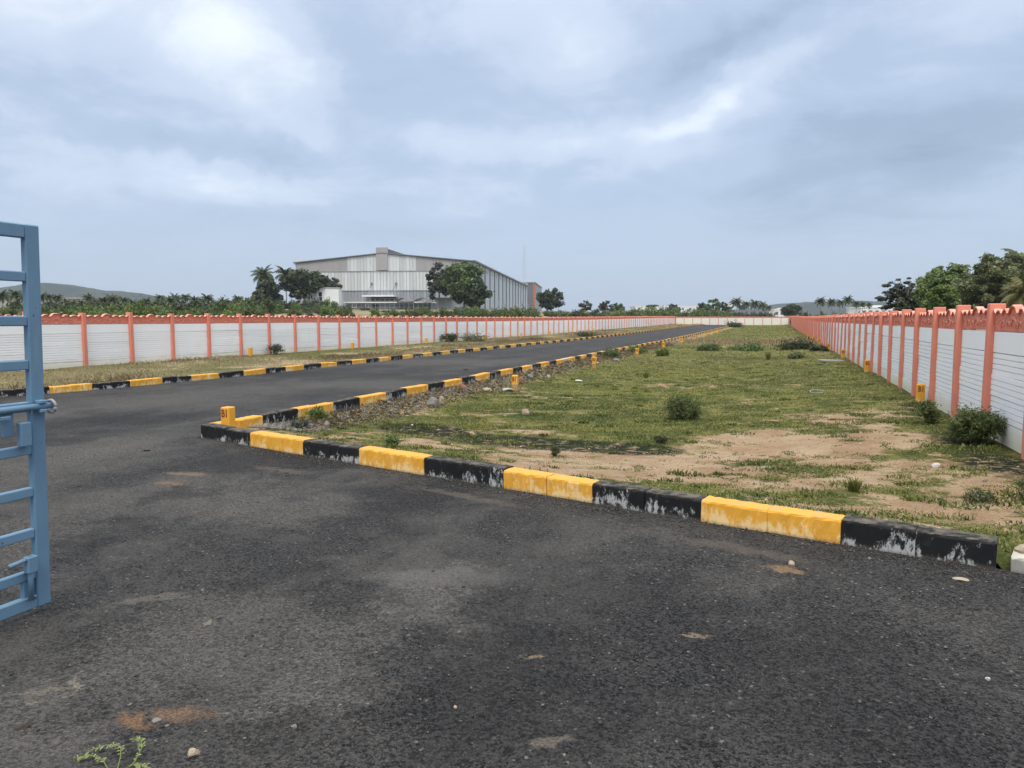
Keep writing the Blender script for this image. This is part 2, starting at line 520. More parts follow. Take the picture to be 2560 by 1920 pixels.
M['bark_pale'] = plain('pale_bark', (.24, .21, .17), .9, .25, 9, .5)
M['wall_white'] = mat_wall('white_wall_paint', (.86, .86, .845), (.92, .915, .90))
M['wall_cream'] = mat_wall('cream_wall_paint', (.70, .68, .58), (.80, .78, .68))
M['salmon'] = plain('salmon_wall_paint', (.71, .25, .168), .8, .14, 3, .2)
M['coping'] = None
M['kerb_yellow'] = mat_kerb('yellow_kerb_paint', (.63, .295, .025), (.74, .375, .05), (.84, .70, .40), .59, .12, .6)
M['kerb_black'] = mat_kerb('black_kerb_paint', (.006, .006, .006), (.015, .015, .015), (.48, .48, .46), .64, .08, .85)
M['kerb_white'] = mat_kerb('white_kerb_primer', (.40, .38, .31), (.52, .50, .42), (.30, .29, .26), .57)
M['marker'] = mat_kerb('yellow_marker_paint', (.66, .315, .025), (.76, .39, .05), (.80, .66, .42), .64, .10, .6)
M['red_letter'] = plain('red_letter_paint', (.25, .04, .015), .7, .15, 20)
def mat_gate():
    m, N = new_mat('blue_gate_enamel')
    p = N.n('ShaderNodeTexCoord').outputs['Object']
    p = N.vm('ADD', p, N.n('ShaderNodeCombineXYZ', {0: N.math('MULTIPLY', rnd(N), 9.0)}).outputs[0])
    c = N.mix(N.noise(p, 4, 5, .6), (.105, .205, .30), (.17, .285, .385))
    c = N.mix(N.math('MULTIPLY', N.ramp(N.noise(N.vm('MULTIPLY', p, (9, 9, 1.2)), 2.0, 5, .7), .52, .72), .35), c, (.24, .31, .36))
    chip = N.ramp(N.noise(p, 17, 6, .7), .665, .70)
    c = N.mix(N.math('MULTIPLY', chip, .85), c, (.055, .035, .025))
    finish(N, c, N.math('ADD', N.math('MULTIPLY', N.noise(p, 11, 4, .6), .3), .38), N.math('SUBTRACT', N.noise(p, 60, 3, .6), chip), .25, .004, spec=.4)
    return m


M['gate_blue'] = mat_gate()
M['rust'] = plain('rust', (.055, .042, .034), .8, .3, 30)
M['rock'] = plain('grey_rock', (.20, .185, .17), .9, .35, 8, .6)
M['rock_pale'] = plain('cream_rock', (.36, .29, .205), .9, .2, 10, .5)
M['rock_red'] = plain('brick_red_rock', (.27, .13, .09), .9, .25, 12, .5)
M['rock_white'] = plain('white_stone', (.50, .48, .43), .85, .15, 12, .4)
M['gravel'] = mat_leaf('gravel_stone', (.06, .053, .043), (.26, .23, .185), 0.0)
M['chips'] = mat_leaf('stone_chip', (.035, .033, .03), (.17, .155, .13), 0.0)
M['clod'] = mat_leaf('earth_crumb', (.17, .11, .065), (.42, .31, .2), 0.0)
M['concrete'] = plain('concrete', (.33, .32, .29), .85, .15, 3, .2)
M['clad'] = None
M['dark_opening'] = plain('dark_opening', (.02, .022, .028), .8, .1, 1)
M['glass'] = plain('window_glass', (.10, .12, .15), .12, .1, 1, spec=.6)
M['window_white'] = plain('white_window_frame', (.75, .75, .75), .6, .05, 1)
M['plastic_white'] = plain('white_plastic', (.70, .70, .66), .5, .08, 10)
M['mast'] = plain('galvanised_mast', (.62, .62, .62), .5, .1, 1)
M['hill'] = None


def mat_coping():
    m, N = new_mat('salmon_relief')
    p = pos(N)
    v = N.n('ShaderNodeTexVoronoi', {'Vector': N.vm('ADD', p, N.vm('MULTIPLY', N.n('ShaderNodeTexNoise', {'Vector': p, 'Scale': 7.0}).outputs[1], (.2, .2, .2))), 'Scale': 13.0}, feature='SMOOTH_F1').outputs['Distance']
    nz = N.n('ShaderNodeSeparateXYZ', {0: N.n('ShaderNodeNewGeometry').outputs['Normal']}).outputs[2]
    c = N.mix(N.noise(p, 3, 5, .6), (.60, .19, .128), (.72, .255, .175))
    # light catching the scallop tops is painted in: upward faces get paler colour
    c = N.mix(N.math('MULTIPLY', N.ramp(nz, .35, .8), N.ramp(N.noise(p, 5, 4, .6), .3, .6)), c, (.74, .40, .31))
    finish(N, c, .85, v, 1.0, .03, spec=.2)
    return m


def mat_clad(name, c0, c1, ribs=0.0):
    m, N = new_mat(name)
    p = pos(N)
    r = rnd(N)
    c = N.mix(r, c0, c1)
    st = N.noise(N.vm('MULTIPLY', p, (1.6, 1.6, .10)), 1.0, 4, .6)
    c = N.mix(N.math('MULTIPLY', N.ramp(st, .5, .75), .3), c, tuple(k * .62 for k in c0))
    finish(N, c, .55, spec=.35)
    return m


def mat_hill():
    m, N = new_mat('wooded_hill')
    p = pos(N)
    c = N.mix(N.ramp(N.noise(p, .012, 6, .65), .35, .65), (.016, .026, .016), (.05, .06, .034))
    finish(N, c, .95, N.noise(p, .06, 5, .7), 1.0, 8.0, spec=.05)
    return m


M['coping'] = mat_coping()
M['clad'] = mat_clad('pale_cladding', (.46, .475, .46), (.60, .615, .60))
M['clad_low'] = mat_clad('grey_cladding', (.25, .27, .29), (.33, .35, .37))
M['clad_brown'] = mat_clad('taupe_cladding', (.31, .295, .285), (.325, .31, .30))
M['clad_blue'] = mat_clad('blue_grey_cladding', (.44, .49, .53), (.52, .57, .61))
M['clad_dark'] = mat_clad('dark_cladding', (.13, .135, .15), (.16, .165, .18))
M['clad_joint'] = mat_clad('cladding_joint', (.31, .32, .32), (.34, .35, .35))
M['orange'] = plain('orange_trim', (.50, .14, .06), .6, .1, 1)
M['white_render'] = plain('white_render', (.74, .745, .73), .85, .1, .6)
M['red_fabric'] = plain('red_fabric', (.45, .08, .07), .8, .1, 2)
M['hill'] = mat_hill()

# ------------------------------------------------------------------ the lie of the land
XL, XR = -20.54, 2.817            # boundary walls
KL0, KL1 = -14.0, -14.17          # left road kerb (road face, verge face)
KR0, KR1 = -7.38, -7.20           # right road kerb (road face, lot face)
CK_A, CK_B = np.array([-7.20, 7.72]), np.array([1.40, 5.30])   # foot of the cross kerb, forecourt side
CKS = (CK_B[1] - CK_A[1]) / (CK_B[0] - CK_A[0])
YEND = 163.5


def zsite(y):
    return 0.42 * sm(45, 160, y)


def ck_y(x):
    return CK_A[1] + CKS * (np.asarray(x, float) - CK_A[0])


def z_lot(x, y):
    x, y = np.asarray(x, float), np.asarray(y, float)
    t = y - ck_y(x)
    dip = -0.16 * sm(0.6, 4.0, t) * sm(3.0, -1.0, x)
    bank = 0.10 * sm(-5.9, -6.9, x) * sm(1.0, 4.0, t)
    base = 0.05 * sm(1.6, .1, t) - .11 * sm(.30, -.02, t) * sm(1.38, 1.46, x)
    return zsite(y) + dip + bank + base + 0.05 * (fbm(x * .9, y * .9, 3) - .5) + 0.10 * (fbm(x * .25 + 9, y * .25, 2) - .5) * sm(.5, 3, t)


def z_verge(x, y):
    return zsite(y) + .03 + 0.07 * (fbm(np.asarray(x) * .7, np.asarray(y) * .7, 3) - .4) + .07 * sm(-17, -20.4, x)


def gauss(x, y, cx, cy, rx, ry, rot=0):
    c, s = math.cos(math.radians(rot)), math.sin(math.radians(rot))
    dx, dy = x - cx, y - cy
    return np.exp(-(((dx * c + dy * s) / rx) ** 2 + ((-dx * s + dy * c) / ry) ** 2))


BARE = [(-1.2, 8.8, 1.5, 1.1, 20, .62), (0.1, 10.9, 1.2, 1.5, 0, .50), (-2.6, 7.5, 1.2, .5, -15, .42), (0.9, 8.0, 1.4, .7, 0, .30), (.6, 13.2, .8, .7, 0, .40),
        (1.5, 6.8, .8, .5, 0, .35), (.3, 6.6, .8, .35, -15, .2), (-5.6, 8.1, .8, .5, 0, .2), (2.0, 8.7, .5, .3, 0, .3), (-1.3, 7.4, .9, .4, 0, .25), (1.5, 11.3, .8, .18, -25, .35)]
BURN = [(-3.0, 9.75, 1.15, .50, 8, 1.5), (-1.9, 9.7, .6, .38, 0, 1.2), (-5.2, 10.4, .7, .6, 0, 1.3), (-4.2, 10.1, .8, .35, 0, .7), (2.4, 11.0, .4, 1.0, 0, .6), (2.45, 14.5, .35, 1.6, 0, .35), (-.6, 34, 3.5, 2.2, 0, .5), (2.4, 9.3, .5, .6, 0, .6), (1.2, 24, 1.6, 6, 0, .25)]


def cover(x, y):
    c = .63 + 1.05 * (fbm(x * .55 + 3, y * .55, 4, .55) - .42) + 1.1 * (fbm(x * 2.0, y * 2.6, 4, .6) - .5)
    c = c + .18 * sm(10, 18, y) - .14 * sm(9.5, 7.0, y)
    for a in BARE:
        c = c - gauss(x, y, *a[:5]) * a[5] * .86
    return np.clip(c, 0, 1.2)


def burn(x, y):
    b = 0
    for a in BURN:
        b = b + gauss(x, y, *a[:5]) * a[5]
    return np.clip(b * (.55 + .9 * fbm(x * 1.5, y * 1.5, 3)), 0, 1)


def dryness(x, y):
    d = gauss(x, y, -2, 57, 9, 4.5) * .95 + .30 * fbm(x * .35, y * .35, 3) * sm(12, 30, y) + .7 * sm(-6.0, -6.8, x) * sm(9, 12, y)
    return np.clip(d, 0, 1)


def grid_mesh(name, xs, ys_fn, zf, mat, attr=True, cov=None, dry=None):
    """sheet over columns xs; ys_fn(x) gives the row positions"""
    cols = [np.asarray(ys_fn(x)) for x in xs]
    nr = len(cols[0])
    X = np.repeat(np.asarray(xs)[:, None], nr, 1)
    Y = np.stack(cols)
    Z = zf(X, Y)
    V = np.stack([X, Y, Z], -1).reshape(-1, 3)
    i = np.arange(len(xs) - 1)[:, None] * nr + np.arange(nr - 1)[None]
    Fc = np.stack([i, i + nr, i + nr + 1, i + 1], -1).reshape(-1, 4)
    at = {}
    if attr:
        at = {'cover': (cov or cover)(X, Y).ravel(), 'burn': (burn(X, Y) if cov is None else X * 0).ravel(), 'dry': (dry or dryness)(X, Y).ravel()}
    return mesh_np(name, V, Fc, mat, at, True)


def steps(n, near, far, first):
    """n+1 positions from 0 to far, starting with small steps"""
    lo, hi = 1.0000001, 1.3
    for _ in range(60):
        q = (lo + hi) / 2
        if first * (q ** n - 1) / (q - 1) > far: hi = q
        else: lo = q
    k = np.arange(n + 1)
    return first * (q ** k - 1) / (q - 1)


# road and forecourt: one tarred sheet
def road_left(y):
    return float(np.interp(y, [-30, 7.2, 8.0, 9.0, 10.6, 13, 16, 18], [-32, -32, -18.5, -16.0, -14.75, -14.25, -14.05, KL0])) - .04


def road_right(y):
    if y >= CK_A[1] + .04: return KR0 + .06
    return min(16.0, CK_A[0] + (y - CK_A[1]) / CKS + .12)


ys = np.concatenate([np.linspace(-30, 0, 12), np.linspace(.6, 20, 66), 20 + steps(50, 0, YEND - 20, .4)[1:]])
NCOL = 60
rows = []
for yy in ys:
    rows.append(np.stack([np.linspace(road_left(yy), road_right(yy), NCOL), np.full(NCOL, yy)], -1))
R = np.array(rows)
Zr = zsite(R[..., 1]) + .018 * (fbm(R[..., 0] * .6, R[..., 1] * .6, 3) - .5)
V = np.concatenate([R, Zr[..., None]], -1).reshape(-1, 3)
ii = np.arange(len(ys) - 1)[:, None] * NCOL + np.arange(NCOL - 1)[None]
Fc = np.stack([ii, ii + 1, ii + NCOL + 1, ii + NCOL], -1).reshape(-1, 4)
tag(obj('road', mesh_np('road', V, Fc, M['asphalt'], None, True)), 'dark grey tarred forecourt and access road running to the far wall', 'road', kind='structure')

tl = steps(230, 0, YEND - 5, .075)
lot_x = np.concatenate([np.linspace(KR1 - .03, 2.95, 125), np.linspace(3.2, 12, 14)])
tag(obj('lot_ground', grid_mesh('lot_ground', lot_x, lambda x: np.minimum(ck_y(x) + (.10 if x < 1.42 else -.06) + tl, YEND + 1), z_lot, M['lot'])), 'patchy grass and bare earth of the empty plot', 'ground', kind='structure')
vx = np.linspace(XL - .1, KL1 + .03, 60)


def vrow(x):
    y0 = np.interp(x, [-20.7, -18.6, -16.2, -15.0, -14.45, -14.2, -14.1], [7.9, 8.0, 9.0, 10.6, 13, 16, 18]) + .1
    return y0 + tl * ((YEND + 1 - y0) / tl[-1])


def v_cover(x, y):
    return np.clip(.62 + .9 * (fbm(x * .5, y * .5, 3) - .5), 0, 1)


def v_dry(x, y):
    return np.clip(.26 + 1.3 * (fbm(x * .35 + 5, y * .22, 3) - .42) + .25 * sm(-19.5, -16, x), 0, 1)


tag(obj('verge', grid_mesh('verge', vx, vrow, z_verge, M['verge'], True, v_cover, v_dry)), 'grassy verge between the left kerb and the long wall', 'verge', kind='structure')


# open country all round, one sheet to the horizon
def z_out(x, y):
    d = np.maximum(np.maximum(XL - x, x - XR), np.maximum(y - YEND, -26 - y))      # distance outside the site
    left = sm(-20, -70, x)
    dist = np.hypot(x, y)
    up = 3.9 * sm(30, 175, dist) * np.clip(left + .35 * sm(150, 260, y), 0, 1) + 1.2 * sm(200, 500, dist)
    base = -0.05 + up + .3 * (fbm(x * .05, y * .05, 3) - .5) * sm(2, 12, d)
    return np.where(d < .6, -.7, -.7 + (base + .7) * sm(.6, 4.0, d))


rad = np.concatenate([[0.5], 6 * 1.028 ** np.arange(262)])
ang = np.linspace(0, 2 * math.pi, 361)[:-1]
RR, AA = np.meshgrid(rad, ang, indexing='ij')
X, Y = RR * np.cos(AA), RR * np.sin(AA)
Z = z_out(X, Y)
i = (np.arange(len(rad) - 1)[:, None] * 360 + np.arange(360)[None])
j = (np.arange(len(rad) - 1)[:, None] * 360 + (np.arange(360)[None] + 1) % 360)
Fc = np.stack([i, i + 360, j + 360, j], -1).reshape(-1, 4)
cv = .5 + .9 * (fbm(X * .04, Y * .04, 4) - .45)
tag(obj('ground', mesh_np('ground', np.stack([X, Y, Z], -1).reshape(-1, 3), Fc, M['field'], {'cover': np.clip(cv, 0, 1).ravel(), 'burn': cv.ravel() * 0, 'dry': np.full(cv.size, .35)}, True)),
    'open scrubland around the walled site', 'ground', kind='structure')


# hills: ridges on the skyline
def hill(name, label, D, prof, depth, seed):
    us = np.linspace(prof[0][0], prof[-1][0], 300)
    vs = np.interp(us, [p[0] for p in prof], [p[1] for p in prof])
    nb = 14
    V = []
    for k in range(nb + 1):
        s = k / nb
        for u, v in zip(us, vs):
            P = AT(u, v, D)
            top = P[2]
            hgt = top * math.sin(s * math.pi) ** .8 * (1 + .0 * s)
            q = P[:2] + AX * (s - .5) * depth
            n = 0.92 + .16 * fbm(np.array(u * .02 + seed), np.array(s * 6 + u * .01), 4)
            V.append((q[0], q[1], max(hgt * n, 0) - 2 + (7 * fbm(np.array(u * .33), np.array(s * 11), 4, .65) if .1 < s < .9 else 0)))
    m = len(us)
    Fc = [(k * m + a, k * m + a + 1, (k + 1) * m + a + 1, (k + 1) * m + a) for k in range(nb) for a in range(m - 1)]
    tag(obj(name, mesh_np(name, np.array(V), np.array(Fc), M['hill'], None, True)), label, 'hill', kind='structure')


hill('hill', 'long low wooded hill on the skyline behind the gate', 1500,
     [(-260, 775), (-120, 748), (0, 745), (60, 728), (110, 715), (150, 713), (200, 722), (260, 736), (300, 731), (350, 738), (400, 748), (440, 757), (520, 785)], 700, 3)
hill('hill', 'low blue hill on the skyline beyond the right wall', 1700,
     [(1760, 790), (1880, 772), (1960, 762), (2040, 757), (2130, 756), (2220, 759), (2330, 760), (2500, 764), (2700, 772)], 800, 11)

# ------------------------------------------------------------------ boundary walls
SP, PH, POST_H = 1.8, 0.29, 1.81
PT = 0.05                                  # panel thickness


def panel_profile(kind):
    """section of one precast slab: (depth, height) on the front side, with shadow grooves"""
    pts = []
    if kind == 'grooved':
        n = 4
        h = PH / n
        for k in range(n):
            a, b = k * h, (k + 1) * h
            pts += [(-.006, a + .001), (0.012, a + .007), (0.012, b - .005), (-.006, b - .001)]
    else:
        pts += [(-.014, .002), (0.012, .010), (0.012, PH - .008), (-.014, PH - .002)]
    return pts


def panel_mesh(name, kinds, mat):
    mb = MB()
    for k, kind in enumerate(kinds):
        pr = [(d, z + k * PH) for d, z in panel_profile(kind)]
        poly = pr + [(-PT, (k + 1) * PH - .001), (-PT, k * PH + .001)]
        poly = [(p[0], p[1]) for p in poly]
        mb.prism(poly, 'y', -SP / 2 + .05, SP / 2 - .05)
    return mb.mesh(name, mat)


def coping_mesh():
    """scalloped decorative slab: dips by the posts, small, small, big, small, small lobes"""
    L = SP - .10
    def top(t):
        lobes = [(-.36, .10, .035), (-.20, .09, .045), (0, .155, .085), (.20, .09, .045), (.36, .10, .035)]
        z = .245
        for c, r, hh in lobes:
            d = (t - c * L) / (r)
            if abs(d) < 1: z = max(z, .25 + hh * math.sqrt(1 - d * d) - .0)
        e = L / 2 - abs(t)
        if e < .10: z = max(z, .25 + .05 * (1 - e / .10))
        return z
    ts = np.linspace(-L / 2, L / 2, 69)
    mb = MB()
    tops = [top(t) for t in ts]
    n = len(ts)
    vs, fs = [], []
    for t, z in zip(ts, tops):
        zl = z - .028
        # section: foot front, under lip, lip front, top front, top back, foot back
        for d, zz in ((.008, 0), (.008, zl), (.034, zl + .004), (.036, z - .006), (.022, z + .004), (-PT - .006, z + .004), (-PT - .012, z - .01), (-PT, 0)):
            vs.append((d, t, zz))
    for a in range(n - 1):
        for k in range(8):
            k2 = (k + 1) % 8
            fs.append((a * 8 + k, a * 8 + k2, (a + 1) * 8 + k2, (a + 1) * 8 + k))
    fs += [tuple(range(8)), tuple((n - 1) * 8 + k for k in range(8))]
    mb.add(vs, fs)
    # raised leaf scrolls on the face
    for c, r in ((-.28, .07), (0, .10), (.28, .07), (-.14, .05), (.14, .05)):
        pts = [(.010, c * L + r * math.cos(a), .085 + r * .75 * math.sin(a)) for a in np.linspace(-.5, 3.7, 9)]
        mb.tube(pts, .012, 5)
    return mb.mesh('coping', M['coping'])


def post_mesh():
    mb = MB()
    mb.box((-.105, -.065, -.45), (.085, .065, POST_H))
    return mb.mesh('post', M['salmon'], bevel=.008)


ME_POST, ME_COP = post_mesh(), coping_mesh()
ME_PAN = {k: panel_mesh('panel', [k], M['wall_white']) for k in ('plain', 'grooved')}
ME_BAY = panel_mesh('panel', ['plain', 'grooved', 'grooved', 'grooved', 'plain'], M['wall_white'])
ME_BAYC = panel_mesh('panel', ['plain', 'plain', 'plain', 'plain', 'plain'], M['wall_cream'])
STACK = ['plain', 'grooved', 'grooved', 'grooved', 'plain']


def wall(label, p0, direction, face, n, n_split, bay=None, z_fn=zsite, copings=True):
    """p0 first post; direction unit 2d; face unit 2d = the side that shows; slabs slotted between posts"""
    root = empty('boundary_wall', (p0[0], p0[1], 0), math.atan2(face[1], face[0]))
    tag(root, label, 'wall')
    rz = math.atan2(face[1], face[0])
    # local x = face normal; local y = along the wall (sign so that it follows `direction`)
    ly = np.array([-math.sin(rz), math.cos(rz)])
    sg = 1 if ly @ np.asarray(direction) > 0 else -1
    for k in range(n + 1):
        q = np.asarray(p0) + np.asarray(direction) * SP * k
        z = float(z_fn(q[1]))
        jit = random.uniform
        obj('post', ME_POST, root, (jit(-.010, .010), sg * SP * k, z + jit(-.02, .02)), (jit(-.012, .012), jit(-.012, .012), jit(-.03, .03)))
        if k == n: break
        qm = q + np.asarray(direction) * SP / 2
        zm = float(z_fn(qm[1]))
        yy = sg * SP * (k + .5)
        if k < n_split:
            for r_, kind in enumerate(STACK):
                obj('panel', ME_PAN[kind], root, (jit(-.006, .006), yy, zm + r_ * PH - .015), (jit(-.003, .003), jit(-.008, .008), jit(-.003, .003)))
        else:
            obj('panel', bay or ME_BAY, root, (0, yy, zm - .015))
        if copings:
            obj('coping', ME_COP, root, (0, yy, zm + 5 * PH - .012 + jit(-.010, .010)), (jit(-.008, .008), jit(-.02, .02), 0), (1, jit(.99, 1), 1))
    return root


YL0 = 17.13 - 3 * SP
nL = int(round((YEND - YL0) / SP))
YR0 = 13.38 - 4 * SP
nR = int(round((YEND - YR0) / SP))
wall('long white slab wall with salmon posts left of the road', (XL, YL0), (0, 1), (1, 0), nL, 34)
wall('white slab wall with salmon posts along the right of the plot', (XR, YR0), (0, 1), (-1, 0), nR, 24)
wall('cream wall with thin salmon posts closing the far end of the road', (XL + .2, YL0 + nL * SP), (1, 0), (0, -1), 13, 0, ME_BAYC, copings=True, z_fn=lambda y: zsite(YEND))

# ------------------------------------------------------------------ kerbs
def kerb_mesh(mat, seed, half=.09, h=.155):
    """unit-length cast stone along local y, foot below the tar; edges knocked and uneven"""
    r = .018
    poly = [(-half, -.2), (half, -.2), (half, h * .5), (half, h - r), (half - r * .35, h - r * .35), (half - r, h), (0, h), (-half + r, h), (-half + r * .35, h - r * .35), (-half, h - r), (-half, h * .5)]
    q = random.Random(seed)
    mb = MB()
    n = len(poly)
    vs, fs = [], []
    ts = [-.5, -.492, -.46] + [-.4 + .08 * k for k in range(11)] + [.46, .492, .5]
    for t in ts:
        end = abs(t) > .495
        chip = q.uniform(.006, .02) if q.random() < .12 else 0
        for k, (x, z) in enumerate(poly):
            jx, jz = q.uniform(-.0028, .0028), q.uniform(-.0028, .0028)
            s_ = .975 if end else 1.0
            if k in (3, 4, 5) and chip: jx -= chip * .6; jz -= chip * .5
            vs.append((x * s_ + jx, t, z + jz - (.004 if end and z > 0 else 0)))
    m = len(ts)
    for a in range(m - 1):
        for k in range(n):
            fs.append((a * n + k, a * n + (k + 1) % n, (a + 1) * n + (k + 1) % n, (a + 1) * n + k))
    fs += [tuple(range(n)), tuple((m - 1) * n + k for k in range(n))]
    mb.add(vs, fs)
    return mb.mesh('kerb_stone', mat)


ME_KERB = {c: [kerb_mesh(M['kerb_' + c], 900 + k) for k in range(4)] for c in ('yellow', 'black', 'white')}


def kerb_run(root, pts, lens, colors, split, z_fn=lambda x, y: zsite(y), zs=1.0):
    """lay stones along a polyline; each painted length is two stones near by, one far off"""
    pts = np.asarray(pts, float)
    seg = np.hypot(*np.diff(pts, axis=0).T)
    cum = np.concatenate([[0], np.cumsum(seg)])
    s = 0.0
    for k, (L, c) in enumerate(zip(lens, colors)):
        parts = 2 if k < split else 1
        for q in range(parts):
            a, b = s + L * q / parts, s + L * (q + 1) / parts
            A = np.array([np.interp(a, cum, pts[:, 0]), np.interp(a, cum, pts[:, 1])])
            B = np.array([np.interp(b, cum, pts[:, 0]), np.interp(b, cum, pts[:, 1])])
            m = (A + B) / 2
            d = B - A
            ln = np.hypot(*d)
            j = random.uniform
            obj('kerb_stone', random.choice(ME_KERB[c]), root, (m[0] + j(-.006, .006), m[1] + j(-.006, .006), float(z_fn(*m)) + j(-.012, .006)),
                (j(-.006, .006), j(-.012, .012), math.atan2(d[1], d[0]) - math.pi / 2 + j(-.006, .006)), (1, ln - .002, zs))
        s += L


kr = tag(empty('kerb'), 'black and yellow kerb between the road and the patchy plot', 'kerb')
n = 168
lens, cols = [], []
for k in range(n):
    c = 'yellow' if k % 2 == 0 else 'black'
    lens.append(1.0 if c == 'yellow' else .86)
    cols.append(c)
cols[19], lens[19] = 'white', .55
kerb_run(kr, [((KR0 + KR1) / 2, 7.98), ((KR0 + KR1) / 2, YEND + 3)], lens[:166], cols[:166], 14)
kl = tag(empty('kerb'), 'black and yellow kerb along the far left side of the road', 'kerb')
lx = (KL0 + KL1) / 2
lens = [.92 + random.uniform(-.03, .03) for _ in range(170)]
cols = ['yellow' if k % 2 == 1 else 'black' for k in range(170)]
kerb_run(kl, [(-19.4, 7.6), (-17.6, 8.15), (-16.1, 9.0), (-15.25, 9.95), (-14.72, 11.0), (-14.36, 13), (-14.16, 16), (lx, 19), (lx, YEND + 6)], lens, cols, 20)
kc = tag(empty('kerb'), 'black and yellow kerb across the front of the plot', 'kerb')
dck = (CK_B - CK_A) / np.hypot(*(CK_B - CK_A))
nck = np.array([-dck[1], dck[0]])
c0 = CK_A + nck * .09 - dck * .02
xs_b = [-7.20, -6.15, -5.16, -4.25, -3.32, -2.35, -1.43, -.48, .51, 1.40]
tot = np.hypot(*(CK_B - CK_A)) + .02
ln = np.diff(xs_b) / dck[0]
kerb_run(kc, [c0, c0 + dck * tot * 1.05], list(ln), ['black' if k % 2 == 0 else 'yellow' for k in range(9)], 9, lambda x, y: 0, 1.18)
P = c0 + dck * (tot + .27)
ks = obj('kerb_stone', ME_KERB['white'][0], None, (P[0], P[1] + .0, -.045), (.02, .03, math.atan2(dck[1], dck[0]) - math.pi / 2 - .06), (1.05, .42, 1.0))
tag(ks, 'short bleached kerb stone past the gap at the right edge', 'kerb stone')

# ------------------------------------------------------------------ plot marker stones
def text_mesh(s, size, mat):
    cu = bpy.data.curves.new('txt', 'FONT')
    cu.body = s
    cu.size = size
    cu.align_x = 'CENTER'
    cu.align_y = 'CENTER'
    cu.extrude = .0012
    cu.offset = .003
    o = bpy.data.objects.new('txt', cu)
    col.objects.link(o)
    bpy.context.view_layer.update()
    dg = bpy.context.evaluated_depsgraph_get()
    me = bpy.data.meshes.new_from_object(o.evaluated_get(dg))
    bpy.data.objects.remove(o)
    me.materials.clear()
    me.materials.append(mat)
    return me


mbm = MB()
mbm.prism([(-.07, -.07), (.07, -.07), (.07, .07), (-.07, .07)], 'z', -.25, .40)
ME_MARK = mbm.mesh('stone', M['marker'], bevel=.012)
TXT = {s: text_mesh(s, .125, M['red_letter']) for s in ('B1', 'B2', 'B3', 'B4')}


def marker(x, y, z, s, label, h=1.0, rz=0.0, tilt=0.0):
    r = tag(empty('marker_stone', (x, y, z), rz), label, 'marker stone', 'painted plot marker stones')
    obj('stone', ME_MARK, r, (0, 0, 0), (tilt, 0, 0), (1, 1, h))
    if s:
        obj('lettering', TXT[s], r, (0, -.0730 - math.sin(tilt) * .30 * h, .30 * h), (math.pi / 2 + tilt, 0, 0), (.8, 1.15, 1))
    return r


marker(-6.98, 7.98, .06, 'B1', 'yellow marker stone lettered B1 in the kerb corner', .86, .05)
marker(-5.93, 16.75, float(z_lot(-5.93, 16.75)), 'B1', 'yellow marker stone lettered B1 on the rubble bank beside a red brick', 1.0, .03, .02)
road_marks = ['yellow marker stone on the rubble bank past the white kerb stone', 'leaning yellow marker stone between two leafy weeds by the road kerb',
              'yellow marker stone behind the leafy weeds by the road kerb', 'fifth yellow marker stone along the road kerb',
              'sixth yellow marker stone along the road kerb', 'seventh yellow marker stone along the road kerb',
              'eighth yellow marker stone along the road kerb', 'farthest yellow marker stone by the road kerb']
for k, lb in enumerate(road_marks):
    y = 25.4 + 8.6 * k
    marker(-6.0, y, float(z_lot(-6.0, y)) + .02, ['B2', 'B2', 'B3', 'B3', 'B4', None, None, None][k], lb, 1.0, random.uniform(-.08, .08), random.uniform(-.06, .06))
wall_marks = [(15.7, 'B1', 'yellow marker stone lettered B1 against the right wall'), (24.3, 'B2', 'yellow marker stone lettered B2 against the right wall'),
              (32.5, 'B2', 'third yellow marker stone along the right wall'), (41, 'B3', 'fourth yellow marker stone along the right wall'),
              (49.5, 'B3', 'fifth yellow marker stone along the right wall'), (58, None, 'sixth yellow marker stone along the right wall'),
              (66.5, None, 'farthest yellow marker stone along the right wall')]
for y, s, lb in wall_marks:
    marker(XR - .15, y, float(z_lot(XR - .2, y)) - .03, s, lb, .95, random.uniform(-.06, .06))
left_marks = [(24.5, 'first yellow marker stone at the foot of the left wall, nearest the gate'), (32.2, 'second yellow marker stone at the foot of the left wall'),
              (40.6, 'third yellow marker stone at the foot of the left wall'), (50.2, 'fourth yellow marker stone at the foot of the left wall'),
              (58.6, 'fifth yellow marker stone at the foot of the left wall'), (67.0, 'sixth yellow marker stone at the foot of the left wall'),
              (75.5, 'seventh yellow marker stone at the foot of the left wall'), (84.5, 'eighth yellow marker stone at the foot of the left wall')]
for y, lb in left_marks:
    marker(XL + .35, y, float(z_verge(XL + .3, y)) - .06, None, lb, .95, random.uniform(-.1, .1))

# ------------------------------------------------------------------ the gate leaf, swung open
g = tag(empty('gate', (-3.72, 2.82, .0)), 'open blue steel gate leaf with horizontal rails at the left edge', 'gate')
g.rotation_euler = (0, math.radians(1.9), 0)
GL = 2.7


def gbox(name, a, b, parent=g, mat='gate_blue', bev=.006):
    mb = MB().box(a, b)
    return obj(name, mb.mesh(name, M[mat], bevel=bev), parent)


